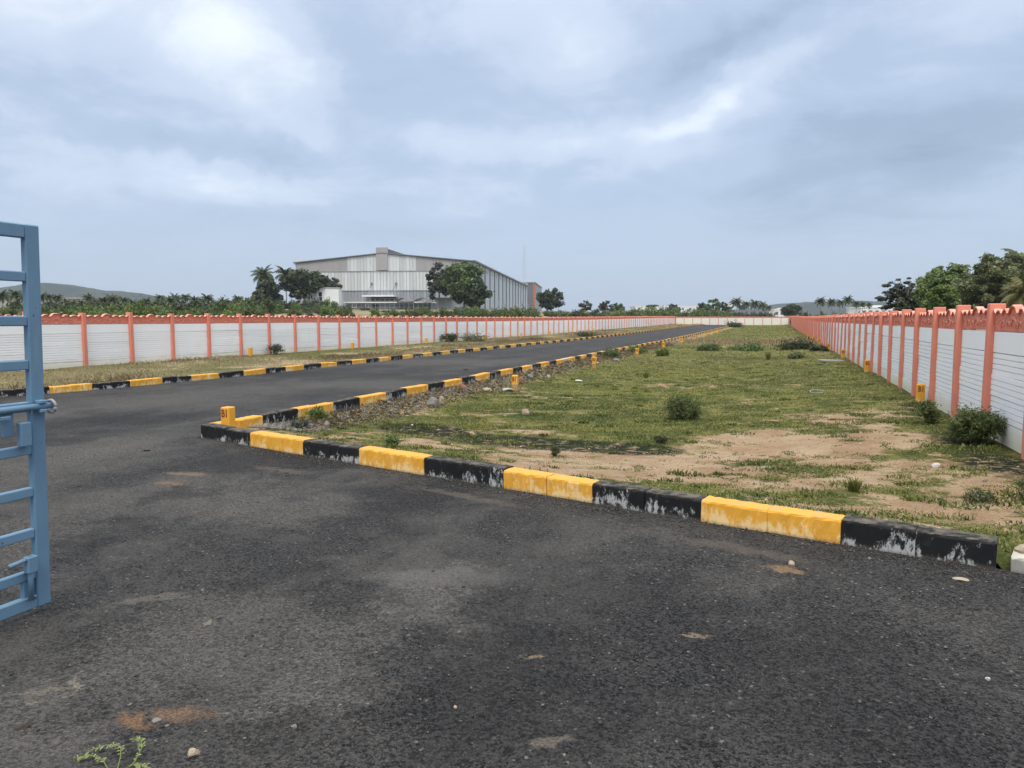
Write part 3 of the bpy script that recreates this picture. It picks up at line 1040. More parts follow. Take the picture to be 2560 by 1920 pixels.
gbox('stile', (-.042, -.078, .035), (0, 0, 2.085))
gbox('stile', (-.042, -GL, .035), (0, -GL + .078, 2.085))
gbox('top_rail', (-.041, -GL + .078, 2.012), (-.001, -.078, 2.084))
gbox('bottom_rail', (-.041, -GL + .078, .036), (-.001, -.078, .108))
for z in (1.815, 1.585, 1.355, .905, .675, .45, .225):
    gbox('rail', (-.036, -GL + .078, z - .026), (-.004, -.078, z + .026), bev=.005)
gbox('lock_rail', (-.036, -GL + .078, 1.108), (-.004, -.078, 1.16), bev=.005)
br = MB().tube([(-.02, -.30, 1.115), (-.02, -1.4, .46)], .018, 6)
obj('brace', br.mesh('brace', M['gate_blue']), g)
lt = obj('latch', MB().tube([(.022, -.34, 1.135), (.022, .022, 1.135)], .017, 10).mesh('latch', M['gate_blue'], smooth=True), g)
for a, b in (((.001, -.27, 1.085), (.040, -.215, 1.105)), ((.001, -.06, 1.150), (.044, -.02, 1.168)), ((.001, -.06, 1.102), (.044, -.02, 1.120))):
    obj('keeper', MB().box(a, b).mesh('keeper', M['gate_blue'], bevel=.003), lt)
ringp = [(.022 +   .034 * math.cos(a), .016, 1.128 + .034 * math.sin(a)) for a in np.linspace(0, 2 * math.pi, 17)]
obj('ring', MB().tube(ringp, .008, 6).mesh('ring', M['clad_joint'], smooth=True), lt)
gbox('lug', (.001, -.165, .935), (.035, -.105, 1.06), bev=.004)
gbox('lug', (-.034, -.225, .99), (-.006, -.17, 1.108), bev=.004)
db = obj('drop_bolt', MB().tube([(.02, -.13, .10), (.02, -.13, .34)], .015, 8).mesh('drop_bolt', M['gate_blue'], smooth=True), g)
mb = MB().box((.0, -.155, .252), (.042, -.10, .34))
obj('sleeve', mb.mesh('sleeve', M['gate_blue'], bevel=.004), db)
obj('handle', MB().tube([(.02, -.12, .33), (.03, -.25, .322)], .012, 8).mesh('handle', M['gate_blue'], smooth=True), db)
gbox('guide', (-.040, -.15, .10), (-.008, -.09, .225), bev=.003)
for z in (.25, 1.9):
    obj('hinge', MB().tube([(-.02, -GL - .02, z - .06), (-.02, -GL - .02, z + .06)], .022, 10).mesh('hinge', M['gate_blue']), g)

# ------------------------------------------------------------------ leaves, trees, bushes
def crown_mesh(name, mat, blobs, n, leaf, seed, aspect=.55, outer=.6, wild=.26):
    """leaf-sized faces clustered in clumps through the crown's volume"""
    r = np.random.default_rng(seed)
    B = np.asarray(blobs, float)
    vol = np.prod(B[:, 3:6], 1) ** .67
    bi = r.choice(len(B), n, p=vol / vol.sum())
    d = r.normal(size=(n, 3))
    d /= np.linalg.norm(d, axis=1)[:, None]
    rr = (outer + (1 - outer) * r.random(n) ** .5) * (1 + wild * r.normal(size=n))
    C = B[bi, :3] + d * B[bi, 3:6] * rr[:, None]
    nrm = d * .8 + r.normal(size=(n, 3)) * .55 + np.array([0, 0, .35])
    nrm /= np.linalg.norm(nrm, axis=1)[:, None]
    t = np.cross(nrm, r.normal(size=(n, 3)))
    t /= np.linalg.norm(t, axis=1)[:, None]
    b = np.cross(nrm, t)
    L = leaf * (.6 + .8 * r.random(n))[:, None]
    W = L * aspect
    V = np.stack([C - t * L * .5, C + b * W * .5 - nrm * L * .06, C + t * L * .5, C - b * W * .5 - nrm * L * .06], 1).reshape(-1, 3)
    Fc = np.arange(4 * n).reshape(-1, 4)
    bt = r.random(len(B))
    tone = np.clip(.02 + .42 * bt[bi] + .48 * r.random(n) ** 1.3, 0, .85)
    return mesh_np(name, V, Fc, mat, {'tone': np.repeat(tone, 4)})


def blobs_in(n, rx, ry, rz, cz, size, seed, flat=.75, base_cut=-.6):
    r = np.random.default_rng(seed)
    out = []
    while len(out) < n:
        p = r.normal(size=3)
        p = p / np.linalg.norm(p) * r.random() ** .4
        if p[2] < base_cut: continue
        s = size * (.6 + .8 * r.random())
        out.append((p[0] * rx, p[1] * ry, cz + p[2] * rz, s, s, s * flat))
    return out


def trunk_mesh(name, H, r0, limbs, mat, seed, lean=.05):
    rr = random.Random(seed)
    mb = MB()
    top = Vector((lean * H, rr.uniform(-.04, .04) * H, H))
    mid = Vector((lean * H * .3 + rr.uniform(-.03, .03) * H, 0, H * .5))
    mb.tube([(0, 0, -.4), (0, 0, 0), mid, top], [r0 * 1.35, r0 * 1.1, r0 * .8, r0 * .35], 7)
    for (dx, dy, dz, z0) in limbs:
        st = Vector((0, 0, 0)).lerp(mid, min(1, z0 / (H * .5))) if z0 < H * .5 else mid.lerp(top, (z0 - H * .5) / (H * .5))
        e = st + Vector((dx, dy, dz))
        m_ = st.lerp(e, .5) + Vector((rr.uniform(-.1, .1), rr.uniform(-.1, .1), .12 * dz))
        mb.tube([st, m_, e], [r0 * .5, r0 * .34, r0 * .12], 5)
    return mb.mesh(name, mat)


def limbs_for(blobs, H, k, seed):
    r = random.Random(seed)
    L = []
    for b in r.sample(list(blobs), min(k, len(blobs))):
        z0 = H * r.uniform(.35, .85)
        L.append((b[0], b[1], b[2] - z0, z0))
    return L


def tree(name, label, base, H, blobs, nleaf, leaf, mat, seed, r0=.15, bark='bark', group=None, cat='tree', nl=8, aspect=.55, outer=.6):
    r = tag(empty(name, base), label, cat, group)
    tH = H * .82
    obj('trunk', trunk_mesh('trunk', tH, r0, limbs_for(blobs, tH, nl, seed), M[bark], seed), r)
    obj('crown', crown_mesh('crown', M[mat], blobs, nleaf, leaf, seed, aspect, outer), r)
    return r


def frond(mb_v, mb_f, tone, base, az, up, L, droop, leafl, nleaf, r):
    """one arching palm frond: rachis and hanging leaflets"""
    d = np.array([math.cos(az), math.sin(az), 0])
    pts = []
    p = np.array(base, float)
    a = up
    for k in range(9):
        pts.append(p.copy())
        p = p + (d * math.cos(a) + np.array([0, 0, 1]) * math.sin(a)) * L / 8
        a -= droop / 8 * (1 + .25 * k / 4)
    pts = np.array(pts)
    side = np.array([-d[1], d[0], 0])
    tn = .2 + .6 * r.random()
    for k in range(nleaf):
        s = .12 + .88 * k / (nleaf - 1)
        i_ = min(int(s * 8), 7)
        q = pts[i_] + (pts[i_ + 1] - pts[i_]) * (s * 8 - i_)
        tg = pts[i_ + 1] - pts[i_]
        tg = tg / np.linalg.norm(tg)
        ll = leafl * (math.sin(math.pi * min(1, .18 + s * .85)) * .9 + .12) * (.85 + .3 * r.random())
        for sg in (-1, 1):
            e = q + (side * sg * .7 + tg * .45 + np.array([0, 0, -.55 - .4 * r.random()])) * ll
            w_ = tg * L * .038
            b0 = len(mb_v)
            mb_v += [q - w_, q + w_, e]
            mb_f.append((b0, b0 + 1, b0 + 2))
            tone += [tn, tn, min(.85, tn + .1)]
    for k in range(8):
        w_ = side * L * .008
        b0 = len(mb_v)
        mb_v += [pts[k] - w_, pts[k] + w_, pts[k + 1]]
        mb_f.append((b0, b0 + 1, b0 + 2))
        tone += [.8] * 3


def palm_crown(mat, R, nf, seed, nleaf=16):
    r = np.random.default_rng(seed)
    v, f, t = [], [], []
    for k in range(nf):
        s = k / nf
        up = 1.45 - 1.9 * s + r.uniform(-.12, .12)
        frond(v, f, t, (0, 0, 0), k * 2.4 + r.uniform(-.2, .2), up, R * (.85 + .3 * r.random()), 1.25 + .4 * r.random(), R * .30, nleaf, r)
    return mesh_np('crown', np.array(v), np.array(f), mat, {'tone': np.array(t)})


PALM_CR = [palm_crown(M['leaf_dark'], 1.0, 26, 40 + k, 18) for k in range(3)] + [palm_crown(M['leaf_mid'], 1.0, 22, 44, 22), palm_crown(M['leaf_tan'], 1.0, 18, 45, 26)]
PALM_TR = MB().tube([(0, 0, -.05), (.0, 0, .0), (.02, 0, .3), (.03, .01, .7), (.02, .01, 1.0)], [.022, .02, .015, .012, .010], 7).mesh('trunk', M['bark_pale'])


def palm(base, H, R, label, kind=0, group=None, rz=0.0):
    r = tag(empty('coconut_palm', base, rz), label, 'palm tree', group)
    obj('trunk', PALM_TR, r, (0, 0, 0), (0, 0, 0), (H * .9, H * .9, H))
    obj('crown', PALM_CR[kind], r, (.02 * H, .01 * H, H), (0, 0, 0), (R, R, R))
    return r


def gz(p):
    return float(z_out(np.array(p[0]), np.array(p[1])))


def stand(u, D):
    """point on the open ground under the sighting column u at distance D"""
    P = AT(u, 790, D)
    return np.array([P[0], P[1], gz(P)])


def height_at(u, v, D):
    return AT(u, v, D)[2]


def span(px, D):
    return px / F * D

# ------------------------------------------------------------------ warehouse and its yard
WD = 188.0
RZW = YAW - math.atan2(.1166, .9932)
WB = 3.80                                             # yard level
cr = np.array([-10.0, WD])
c_left = cr + 47.1 * np.array([-.9932, .1166])
o2 = c_left[0] * RX + c_left[1] * AX
wh = tag(empty('warehouse', (o2[0], o2[1], WB), RZW), 'large pale metal warehouse with shallow gable and ridge vent', 'warehouse')
WW, WL, EV, RG = 47.1, 145.0, 12.5, 14.75


def wx(u):
    k = (u - 1280) / F
    t = (cr[0] - k * cr[1]) / (.9932 + k * .1166)
    return WW - t


def roof_z(x):
    return EV + (RG - EV) * (1 - abs(x - WW / 2) / (WW / 2))


# inner shell, a hand's breadth behind the sheets
mb = MB()
mb.prism([(.15, -1), (WW - .15, -1), (WW - .15, EV - .1), (WW / 2, RG - .15), (.15, EV - .1)], 'y', .12, WL)
obj('wall', mb.mesh('wall', M['clad_joint']), wh)
mb = MB()
for sgn in (0, 1):
    xa, xb = (-.6, WW / 2) if sgn == 0 else (WW / 2, WW + .6)
    za, zb = roof_z(0) - .05, RG
    z0, z1 = (za, zb) if sgn == 0 else (zb, za)
    mb.prism([(xa, z0), (xb, z1), (xb, z1 + .22), (xa, z0 + .22)], 'y', -.5, WL + .4)
rf = obj('roof', mb.mesh('roof', M['clad_dark']), wh)
mx0, mx1 = wx(945), wx(974)
mb = MB().box((mx0 + .3, .0, RG - .6), (mx1 - .3, 92, RG + 1.25))
obj('ridge_vent', mb.mesh('ridge_vent', M['clad_dark']), rf)
mb = MB().box((mx0, -.42, 10.45), (mx1, -.04, RG + 1.5))
obj('vent_front', mb.mesh('vent_front', M['clad_brown']), wh)
# front sheets in three tiers
npan = 54
pw = WW / npan
pan_cache = {}


def sheet(z0, z1, mat, wdt, rib=True):
    key = (round(z0, 2), round(z1, 2), mat, round(wdt, 2))
    if key not in pan_cache:
        m_ = MB()
        poly = [(.035, 0), (.035, -.05), (.11, -.12), (.19, -.05), (wdt - .02, -.05), (wdt - .02, 0)]
        m_.prism(poly, 'z', z0, z1)
        pan_cache[key] = m_.mesh('cladding_panel', M[mat])
    return pan_cache[key]


bx = [wx(876), wx(1043)]
for k in range(npan):
    x = k * pw
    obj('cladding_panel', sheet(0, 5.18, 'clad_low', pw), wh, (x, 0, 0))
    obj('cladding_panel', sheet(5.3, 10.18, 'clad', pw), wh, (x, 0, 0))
    xm = x + pw / 2
    brown = xm < bx[0] or xm > bx[1]
    za, zb = roof_z(x + .03) - .1, roof_z(x + pw - .03) - .1
    m_ = MB()
    if brown:
        m_.prism([(.01, 10.3), (pw - .01, 10.3), (pw - .01, zb), (.01, za)], 'y', -.07, 0)
        obj('cladding_panel', m_.mesh('cladding_panel', M['clad_brown']), wh, (x, 0, 0))
    else:
        m_.prism([(.05, 10.3), (pw - .03, 10.3), (pw - .03, zb), (.05, za)], 'y', -.06, 0)
        m_.box((.03, -.14, 10.3), (.14, -.061, min(za, zb)))
        obj('cladding_panel', m_.mesh('cladding_panel', M['clad']), wh, (x, 0, 0))
for z in (5.24, 10.24):
    obj('ledge', MB().box((-.1, -.22, z - .055), (WW + .1, .05, z + .055)).mesh('ledge', M['clad_joint']), wh)
obj('corner_trim', MB().box((-.25, -.14, -.5), (.02, .3, EV)).mesh('corner_trim', M['clad']), wh)
# long side: bays between dark down-pipes
nb = 15
for k in range(nb):
    y0 = WL * k / nb
    obj('cladding_panel', MB().box((WW, y0 + .35, 1.0), (WW + .06, y0 + WL / nb - .35, EV - .15)).mesh('cladding_panel', M['clad_blue']), wh)
    obj('downpipe', MB().box((WW + .02, y0 - .12, -.5), (WW + .28, y0 + .12, EV)).mesh('downpipe', M['clad_dark']), wh)
    obj('air_vent', MB().box((WW + .061, y0 + 4.0, 10.7), (WW + .16, y0 + 5.4, 11.4)).mesh('air_vent', M['clad_joint']), wh)
obj('gutter', MB().box((WW + .02, -.5, EV - .15), (WW + .7, WL, EV + .28)).mesh('gutter', M['clad_dark']), wh)
obj('plinth', MB().box((WW + .0, 0, -.6), (WW + .12, WL, 1.0)).mesh('plinth', M['clad_low']), wh)
# loading door under its canopy
x0, x1 = wx(918), wx(996)
cn = obj('canopy', MB().box((x0, -3.6, 3.55), (x1, -.06, 3.95)).mesh('canopy', M['white_render']), wh)
obj('door_opening', MB().box((x0 + 1.4, -.30, -.2), (x1 - .3, -.20, 3.5)).mesh('door_opening', M['dark_opening']), wh)
for xx in (x0 + .9, x1 - 1.0):
    obj('stay', MB().tube([(xx, -3.3, 3.95), (xx + .7, -.1, 7.0)], .06, 5).mesh('stay', M['clad_dark']), cn)
    obj('floodlight', MB().box((xx + .5, -.55, 6.8), (xx + .95, -.12, 7.2)).mesh('floodlight', M['clad_dark']), wh)
x0, x1 = wx(1086), wx(1132)
obj('bay_window', MB().box((x0, -2.2, 3.3), (x1, -.06, 5.9)).mesh('bay_window', M['clad_low']), wh)
# rooftop maintenance cages
mb = MB()
for (a, b) in (((-.6, .2), (2.2, .2)), ((-.6, .2), (-.6, 2.2))):
    for z in (.6, 1.2):
        mb.tube([(a[0], a[1], EV + z), (b[0], b[1], EV + z)], .05, 4)
for xx in (-.6, .8, 2.2):
    mb.tube([(xx, .2, EV - 1), (xx, .2, EV + 1.2)], .05, 4)
obj('railing', mb.mesh('railing', M['mast']), wh)
mb = MB()
for yy in (WL - 6, WL - 3, WL):
    mb.tube([(WW + .3, yy, EV - .5), (WW + .3, yy, EV + 1.3)], .07, 4)
for z in (.7, 1.3):
    mb.tube([(WW + .3, WL - 6, EV + z), (WW + .3, WL, EV + z)], .07, 4)
obj('railing', mb.mesh('railing', M['mast']), wh)


def mast(base, H, wd, label, seg):
    r = tag(empty('lattice_mast', base), label, 'mast')
    mb = MB()
    for sx in (-1, 1):
        for sy in (-1, 1):
            mb.tube([(sx * wd, sy * wd, 0), (sx * wd * .35, sy * wd * .35, H)], [.10, .07], 4)
    obj('frame', mb.mesh('frame', M['clad_blue']), r)
    mb = MB()
    for k in range(seg):
        z0, z1 = H * k / seg, H * (k + 1) / seg
        w0, w1 = wd * (1 - .65 * k / seg), wd * (1 - .65 * (k + 1) / seg)
        mb.tube([(-w0, -w0, z0), (w1, -w1, z1)], .025, 3)
        mb.tube([(w0, -w0, z0), (-w1, -w1, z1)], .025, 3)
    obj('bracing', mb.mesh('bracing', M['clad_blue']), r)
    obj('aerial', MB().tube([(0, 0, H), (0, 0, H * 1.07)], .03, 4).mesh('aerial', M['mast']), r)


P = AT(1311, 698, 340)
mast((P[0], P[1], gz(P)), height_at(1311, 612, 340) - gz(P), .9, 'pale lattice mast rising behind the far end of the warehouse', 26)
P = AT(744, 660, 196)
r = tag(empty('aerial_pole', (P[0], P[1], gz(P))), 'thin aerial pole at the left corner of the warehouse', 'pole')
obj('pole', MB().tube([(0, 0, 0), (0, 0, height_at(744, 622, 196) - gz(P))], [.07, .03], 5).mesh('pole', M['mast']), r)
obj('cross_arm', MB().tube([(-.4, 0, 14), (.4, 0, 14)], .03, 4).mesh('cross_arm', M['mast']), r)

# darker store beyond the far end
P0 = AT(1316, 790, 352)
an = tag(empty('store_building', (P0[0], P0[1], 3.9), RZW + .02), 'dark brown grey store building with orange corner stripe behind warehouse', 'building')
h = height_at(1330, 707, 352) - 3.9
obj('wall', MB().box((-6, 0, -.5), (3.9, 60, h)).mesh('wall', M['clad_dark']), an)
obj('corner_trim', MB().box((3.2, -.08, -.5), (3.98, .5, h - .3)).mesh('corner_trim', M['orange']), an)
for k in range(7):
    obj('wall_panel', MB().box((3.9, 3 + k * 8, 0), (4.0, 9.6 + k * 8, h - .5)).mesh('wall_panel', M['clad_low']), an)
obj('roof', MB().box((-6.3, -.3, h), (4.3, 60.3, h + .4)).mesh('roof', M['clad_joint']), an)

# low office in front of the loading door
D = 176
P0 = AT(866, 790, D)
of = tag(empty('office_building', (P0[0], P0[1], WB), RZW), 'long low grey office with two white framed windows before the warehouse', 'building')
W_ = span(214, D)
hh = height_at(900, 757.5, D) - WB
obj('wall', MB().box((0, 0, -.6), (W_, 5, hh)).mesh('wall', M['clad_dark']), of)
obj('roof', MB().box((-.4, -.7, hh), (W_ + .3, 5.4, hh + .26)).mesh('roof', M['white_render']), of)
for u in (887, 920):
    x = span(u - 866, D)
    f = obj('window', MB().box((x - .45, -.07, .55), (x + .45, -.002, 1.5)).mesh('window', M['window_white']), of)
    obj('pane', MB().box((x - .36, -.09, .64), (x - .03, -.071, 1.41)).mesh('pane', M['glass']), f)
    obj('pane', MB().box((x + .03, -.09, .64), (x + .36, -.071, 1.41)).mesh('pane', M['glass']), f)
obj('door', MB().box((span(105, D) - 1, -.06, -.3), (span(105, D) + 1, -.002, 1.55)).mesh('door', M['clad_dark']), of)
obj('doorway', MB().box((span(75, D) - .7, -.06, -.3), (span(75, D) + .7, -.002, 1.4)).mesh('doorway', M['dark_opening']), of)

# fabric car shelters
for u, wpx, D, lb in ((1010, 44, 172, 'dark curved fabric car shelter beside the low office'), (1062, 48, 170, 'dark curved fabric car shelter near the sparse tall tree')):
    P0 = AT(u, 790, D)
    sh = tag(empty('car_shelter', (P0[0], P0[1], WB), RZW), lb, 'shelter')
    wv = span(wpx, D)
    pr = [(wv * (-.5 + k / 10), 2.0 + .75 * math.sin(math.pi * k / 10)) for k in range(11)]
    mb = MB().prism(pr + [(x, z - .08) for x, z in pr[::-1]], 'y', -2, 2.5)
    obj('roof', mb.mesh('roof', M['clad_dark']), sh)
    for sx in (-.48, .48):
        for yy in (-1.9, 2.4):
            obj('leg', MB().tube([(wv * sx, yy, -.4), (wv * sx, yy, 2.02)], .05, 5).mesh('leg', M['clad_dark']), sh)

# white stair tower
D = 168
P0 = AT(812, 790, D)
tw = tag(empty('stair_tower', (P0[0], P0[1], WB), RZW + math.radians(12)), 'small white tower with outside stair left of the warehouse', 'building')
th = height_at(830, 720, D) - WB
wR, wLf = span(35, D), 4.6
obj('wall', MB().box((-wLf * .4, 0, -.6), (wR, 5.0, th)).mesh('wall', M['white_render']), tw)
obj('roof', MB().box((-wLf * .4 - .12, -.12, th), (wR + .12, 5.12, th + .18)).mesh('roof', M['clad_joint']), tw)
obj('door', MB().box((-1.25, -.05, 2.0), (-.55, -.002, 4.0)).mesh('door', M['dark_opening']), tw)
st = obj('stair', MB().prism([(-.3, 1.75), (-.3, 2.0), (-1.4, 2.0), (-3.6, .2), (-3.6, -.2)], 'y', -1.0, -.01).mesh('stair', M['concrete']), tw)
mb = MB()
for (a, b) in (((-.3, 2.9), (-1.4, 2.9)), ((-1.4, 2.9), (-3.6, .95))):
    mb.tube([(a[0], -.95, a[1]), (b[0], -.95, b[1])], .04, 4)
for k in range(6):
    x = -.3 - k * .64
    z = 1.9 if x > -1.4 else 1.9 - (-1.4 - x) * .8
    mb.tube([(x, -.95, z), (x, -.95, z + 1)], .035, 4)
obj('handrail', mb.mesh('handrail', M['mast']), st)
for k in range(3):
    obj('downpipe', MB().tube([(-2.6 - k * .5, -.06 - .1 * k, -.4), (-2.6 - k * .5, -.06 - .1 * k, th - .4 - k * .5)], .09, 6).mesh('downpipe', M['mast']), tw)
obj('side_bay', MB().box((-wLf * .4 - 2.4, .6, -.6), (-wLf * .4 - .002, 4.2, th - 1.2)).mesh('side_bay', M['white_render']), tw)

# fence along the yard
D = 160
fe = tag(empty('yard_fence'), 'thin post and wire fence along the warehouse yard', 'fence')
pts = [AT(u, 790, D) for u in np.linspace(868, 1330, 40)]
for p in pts:
    obj('post', MB().tube([(p[0], p[1], gz(p) - .3), (p[0], p[1], gz(p) + 2.4)], .04, 4).mesh('post', M['clad_joint']), fe)
for hz_ in (.5, 1.2, 1.9, 2.3):
    mb = MB().tube([(p[0], p[1], gz(p) + hz_) for p in pts], .02, 3)
    obj('wire', mb.mesh('wire', M['clad_joint']), fe)


# far houses
def block(label, u0, u1, vtop, D, depth, mat='white_render', extra=(), wins=0, name='house'):
    P0 = AT(u0, 790, D)
    z0 = gz(P0)
    b = tag(empty(name, (P0[0], P0[1], z0), YAW), label, 'building')
    W_ = span(u1 - u0, D)
    H = height_at(u0, vtop, D) - z0
    obj('wall', MB().box((0, 0, -.5), (W_, depth, H)).mesh('wall', M[mat]), b)
    obj('parapet', MB().box((-.15, -.15, H), (W_ + .15, depth + .15, H + .35)).mesh('parapet', M[mat]), b)
    for (a, c, v2) in extra:
        hx = height_at(u0, v2, D) - z0
        obj('roof_room', MB().box((span(a - u0, D), .5, H), (span(c - u0, D), depth * .7, hx)).mesh('roof_room', M[mat]), b)
    for k in range(wins):
        x = W_ * (k + .5) / wins
        wn = obj('window', MB().box((x - .5, -.08, H * .5), (x + .5, -.002, H * .82)).mesh('window', M['clad_low']), b)
        obj('pane', MB().box((x - .42, -.1, H * .52), (x + .42, -.081, H * .8)).mesh('pane', M['glass']), wn)
    return b


block('long low white building half hidden by bushes beyond the far wall', 1588, 1752, 767, 330, 16, wins=9)
block('narrow white tower house beside the palm row', 1821, 1831, 759, 260, 5, wins=1)
block('small white house with roof parapet near the round dark tree', 1935, 1961, 775, 240, 6, extra=((1953, 1961, 770),), wins=2)
block('white flat roofed house with raised middle beyond the right wall', 2152, 2232, 770, 210, 9, extra=((2184, 2206, 763),), wins=5)
block('pale roofed shed among the palms behind the gate', -40, 205, 747, 190, 10, mat='concrete', name='shed', wins=0)

# ------------------------------------------------------------------ trees in the distance
def T(name, label, u0, u1, v0, v1, D, n, leaf, mat, seed, nb=26, bs=.26, lift=.0, big=1.0, bark='bark', r0=.18, nl=9, group=None, outer=.55, flat=.75, vb=None, aspect=.6):
    """tree whose crown spans u0..u1, v0..v1 (photo sightings) at distance D; trunk to the ground"""
    P = stand((u0 + u1) / 2, D)
    zt, zb = height_at(u0, v0, D), height_at(u0, v1, D)
    rx, rz = span(u1 - u0, D) / 2, (zt - zb) / 2
    bl = blobs_in(int(nb * 2.2), rx * .92, rx * .8, rz * .9, (zt + zb) / 2 - P[2], bs * rx * .68, seed, flat, -.95)
    return tree(name, label, P, zt - P[2], bl, int(n * 1.15), leaf, mat, seed, r0, bark, group, 'tree', nl, aspect, outer)


palm(stand(660, 166), height_at(660, 692, 166) - 3.6, span(34, 166), 'tall coconut palm at the left end of the warehouse tree group', 0)
palm(stand(716, 168), height_at(716, 690, 168) - 3.6, span(34, 168), 'coconut palm rising from the dark tree left of the warehouse', 1, rz=1.2)
T('broadleaf_tree', 'dark spreading tree covering the left corner of the warehouse', 700, 824, 668, 752, 170, 8000, .75, 'leaf_dark', 51, 44, .24)
T('broadleaf_tree', 'dark bushy tree under the tallest left palm', 630, 712, 690, 768, 164, 4600, .7, 'leaf_dark', 52, 30, .28)
T('broadleaf_tree', 'small grey tree beside the white stair tower', 806, 854, 692, 742, 176, 1600, .7, 'leaf_grey', 53, 12, .3)
T('broadleaf_tree', 'tall sparse grey tree in front of the warehouse gable', 1064, 1134, 648, 760, 160, 2900, .6, 'leaf_grey', 54, 20, .26, nl=14, bark='bark_pale', flat=1.0)
T('broadleaf_tree', 'large dense green tree at the warehouse corner', 1104, 1216, 650, 758, 158, 9500, .7, 'leaf_mid', 55, 46, .25)
T('broadleaf_tree', 'dark drooping tree at the foot of the large green tree', 1130, 1226, 700, 772, 156, 4800, .65, 'leaf_dark', 56, 20, .28)
T('broadleaf_tree', 'dark rounded tree beside the far store building', 1340, 1414, 720, 774, 200, 3200, .7, 'leaf_dark', 57, 20, .28)
T('thin_tree', 'thin pale tree amid the scrub right of the store building', 1440, 1478, 748, 785, 185, 600, .55, 'leaf_grey', 58, 12, .26, nl=10)
T('thin_tree', 'taller thin tree with open crown above the scrub', 1496, 1526, 744, 786, 180, 650, .55, 'leaf_grey', 59, 13, .26, nl=10)
T('thin_tree', 'low leafy tree right of the thin open crowned tree', 1522, 1562, 758, 788, 180, 900, .5, 'leaf_mid', 60, 13, .3)
T('broadleaf_tree', 'dark tree rising above the scrub behind the far wall', 1738, 1776, 756, 788, 230, 1300, .7, 'leaf_dark', 61, 14, .3)
T('broadleaf_tree', 'ragged tall tree over the scrub behind the far wall', 1764, 1800, 742, 786, 225, 1100, .65, 'leaf_mid', 62, 15, .27)
T('broadleaf_tree', 'dark tree close to the narrow white tower house', 1796, 1822, 753, 788, 225, 1000, .65, 'leaf_dark', 63, 12, .3)
T('umbrella_tree', 'flat topped tree over the long white building', 1612, 1646, 762, 768, 240, 300, .6, 'leaf_dark', 64, 8, .3, flat=.3)
T('broadleaf_tree', 'grey green tree beside the long white building', 1664, 1706, 758, 786, 215, 900, .6, 'leaf_grey', 65, 14, .28)
T('broadleaf_tree', 'dense round dark tree next to the small white house', 1957, 2001, 757, 792, 190, 4200, .5, 'leaf_dark', 66, 30, .34, outer=.7)
for k, (u, v, R_) in enumerate(((1839, 757, 20), (1865, 762, 16), (1887, 760, 19), (1906, 764, 17), (1853, 768, 13), (1920, 770, 12))):
    palm(stand(u, 215 + 4 * k), height_at(u, v, 215 + 4 * k) - gz(stand(u, 215 + 4 * k)), span(R_, 215), 'dark coconut palm in the row beyond the far wall', k % 3, 'palm row beyond the far wall', k * 1.3)
for k, (u, v, R_) in enumerate(((2049, 754, 17), (2078, 756, 17), (2100, 757, 15), (2118, 750, 18), (2139, 760, 15), (2156, 761, 14), (2172, 763, 13))):
    palm(stand(u, 170 + 5 * k), height_at(u, v, 170 + 5 * k) - gz(stand(u, 170 + 5 * k)), span(R_, 170), 'slender palm in the row behind the right wall', k % 3, 'palm row behind the right wall', k * 1.7)
for k in range(30):
    u = 112 + 18.5 * k + random.uniform(-6, 6)
    D = random.uniform(118, 160)
    v = random.uniform(744, 762)
    palm(stand(u, D), height_at(u, v, D) - gz(stand(u, D)), span(random.uniform(17, 22), D), 'dark coconut palm in the plantation behind the left wall', k % 3, 'palm plantation behind the left wall', k * .9)
for k, (u, v) in enumerate(((8, 742), (42, 738), (70, 745))):
    palm(stand(u, 120), height_at(u, v, 120) - gz(stand(u, 120)), span(24, 120), 'coconut palm seen between the gate rails', k % 3, 'palms seen between the gate rails', k)

# scrub: individual bushes sharing a few crowns
BUSH = {}
for nm, mt, n_, lf in (('bright', 'leaf_bright', 1100, .17), ('mid', 'leaf_mid', 1100, .17), ('dark', 'leaf_dark', 1000, .18), ('grey', 'leaf_grey', 800, .16)):
    BUSH[nm] = [crown_mesh('bush', M[mt], blobs_in(20, .8, .8, .55, .5, .26, 80 + q, .9, -.8), n_, lf, 90 + q, .5, .5) for q in range(3)]


def bush(kind, u, vtop, wpx, D, label, group):
    P = stand(u, D)
    H = height_at(u, vtop, D) - P[2]
    w_ = span(wpx, D) / 2
    label = {'bright': 'bright green ', 'mid': 'mid green ', 'dark': 'dark green ', 'grey': 'grey green '}[kind] + label
    o = obj('bush', random.choice(BUSH[kind]), None, (P[0], P[1], P[2] - .1), (0, 0, random.uniform(0, 6)), (w_, w_, H * .9))
    return tag(o, label, 'bush', group)


def band(kinds, u0, u1, n, vt, wp, Ds, label, group):
    for k in range(n):
        u = u0 + (u1 - u0) * (k + random.uniform(.1, .9)) / n
        bush(random.choice(kinds), u, random.uniform(*vt), random.uniform(*wp), random.uniform(*Ds), label, group)


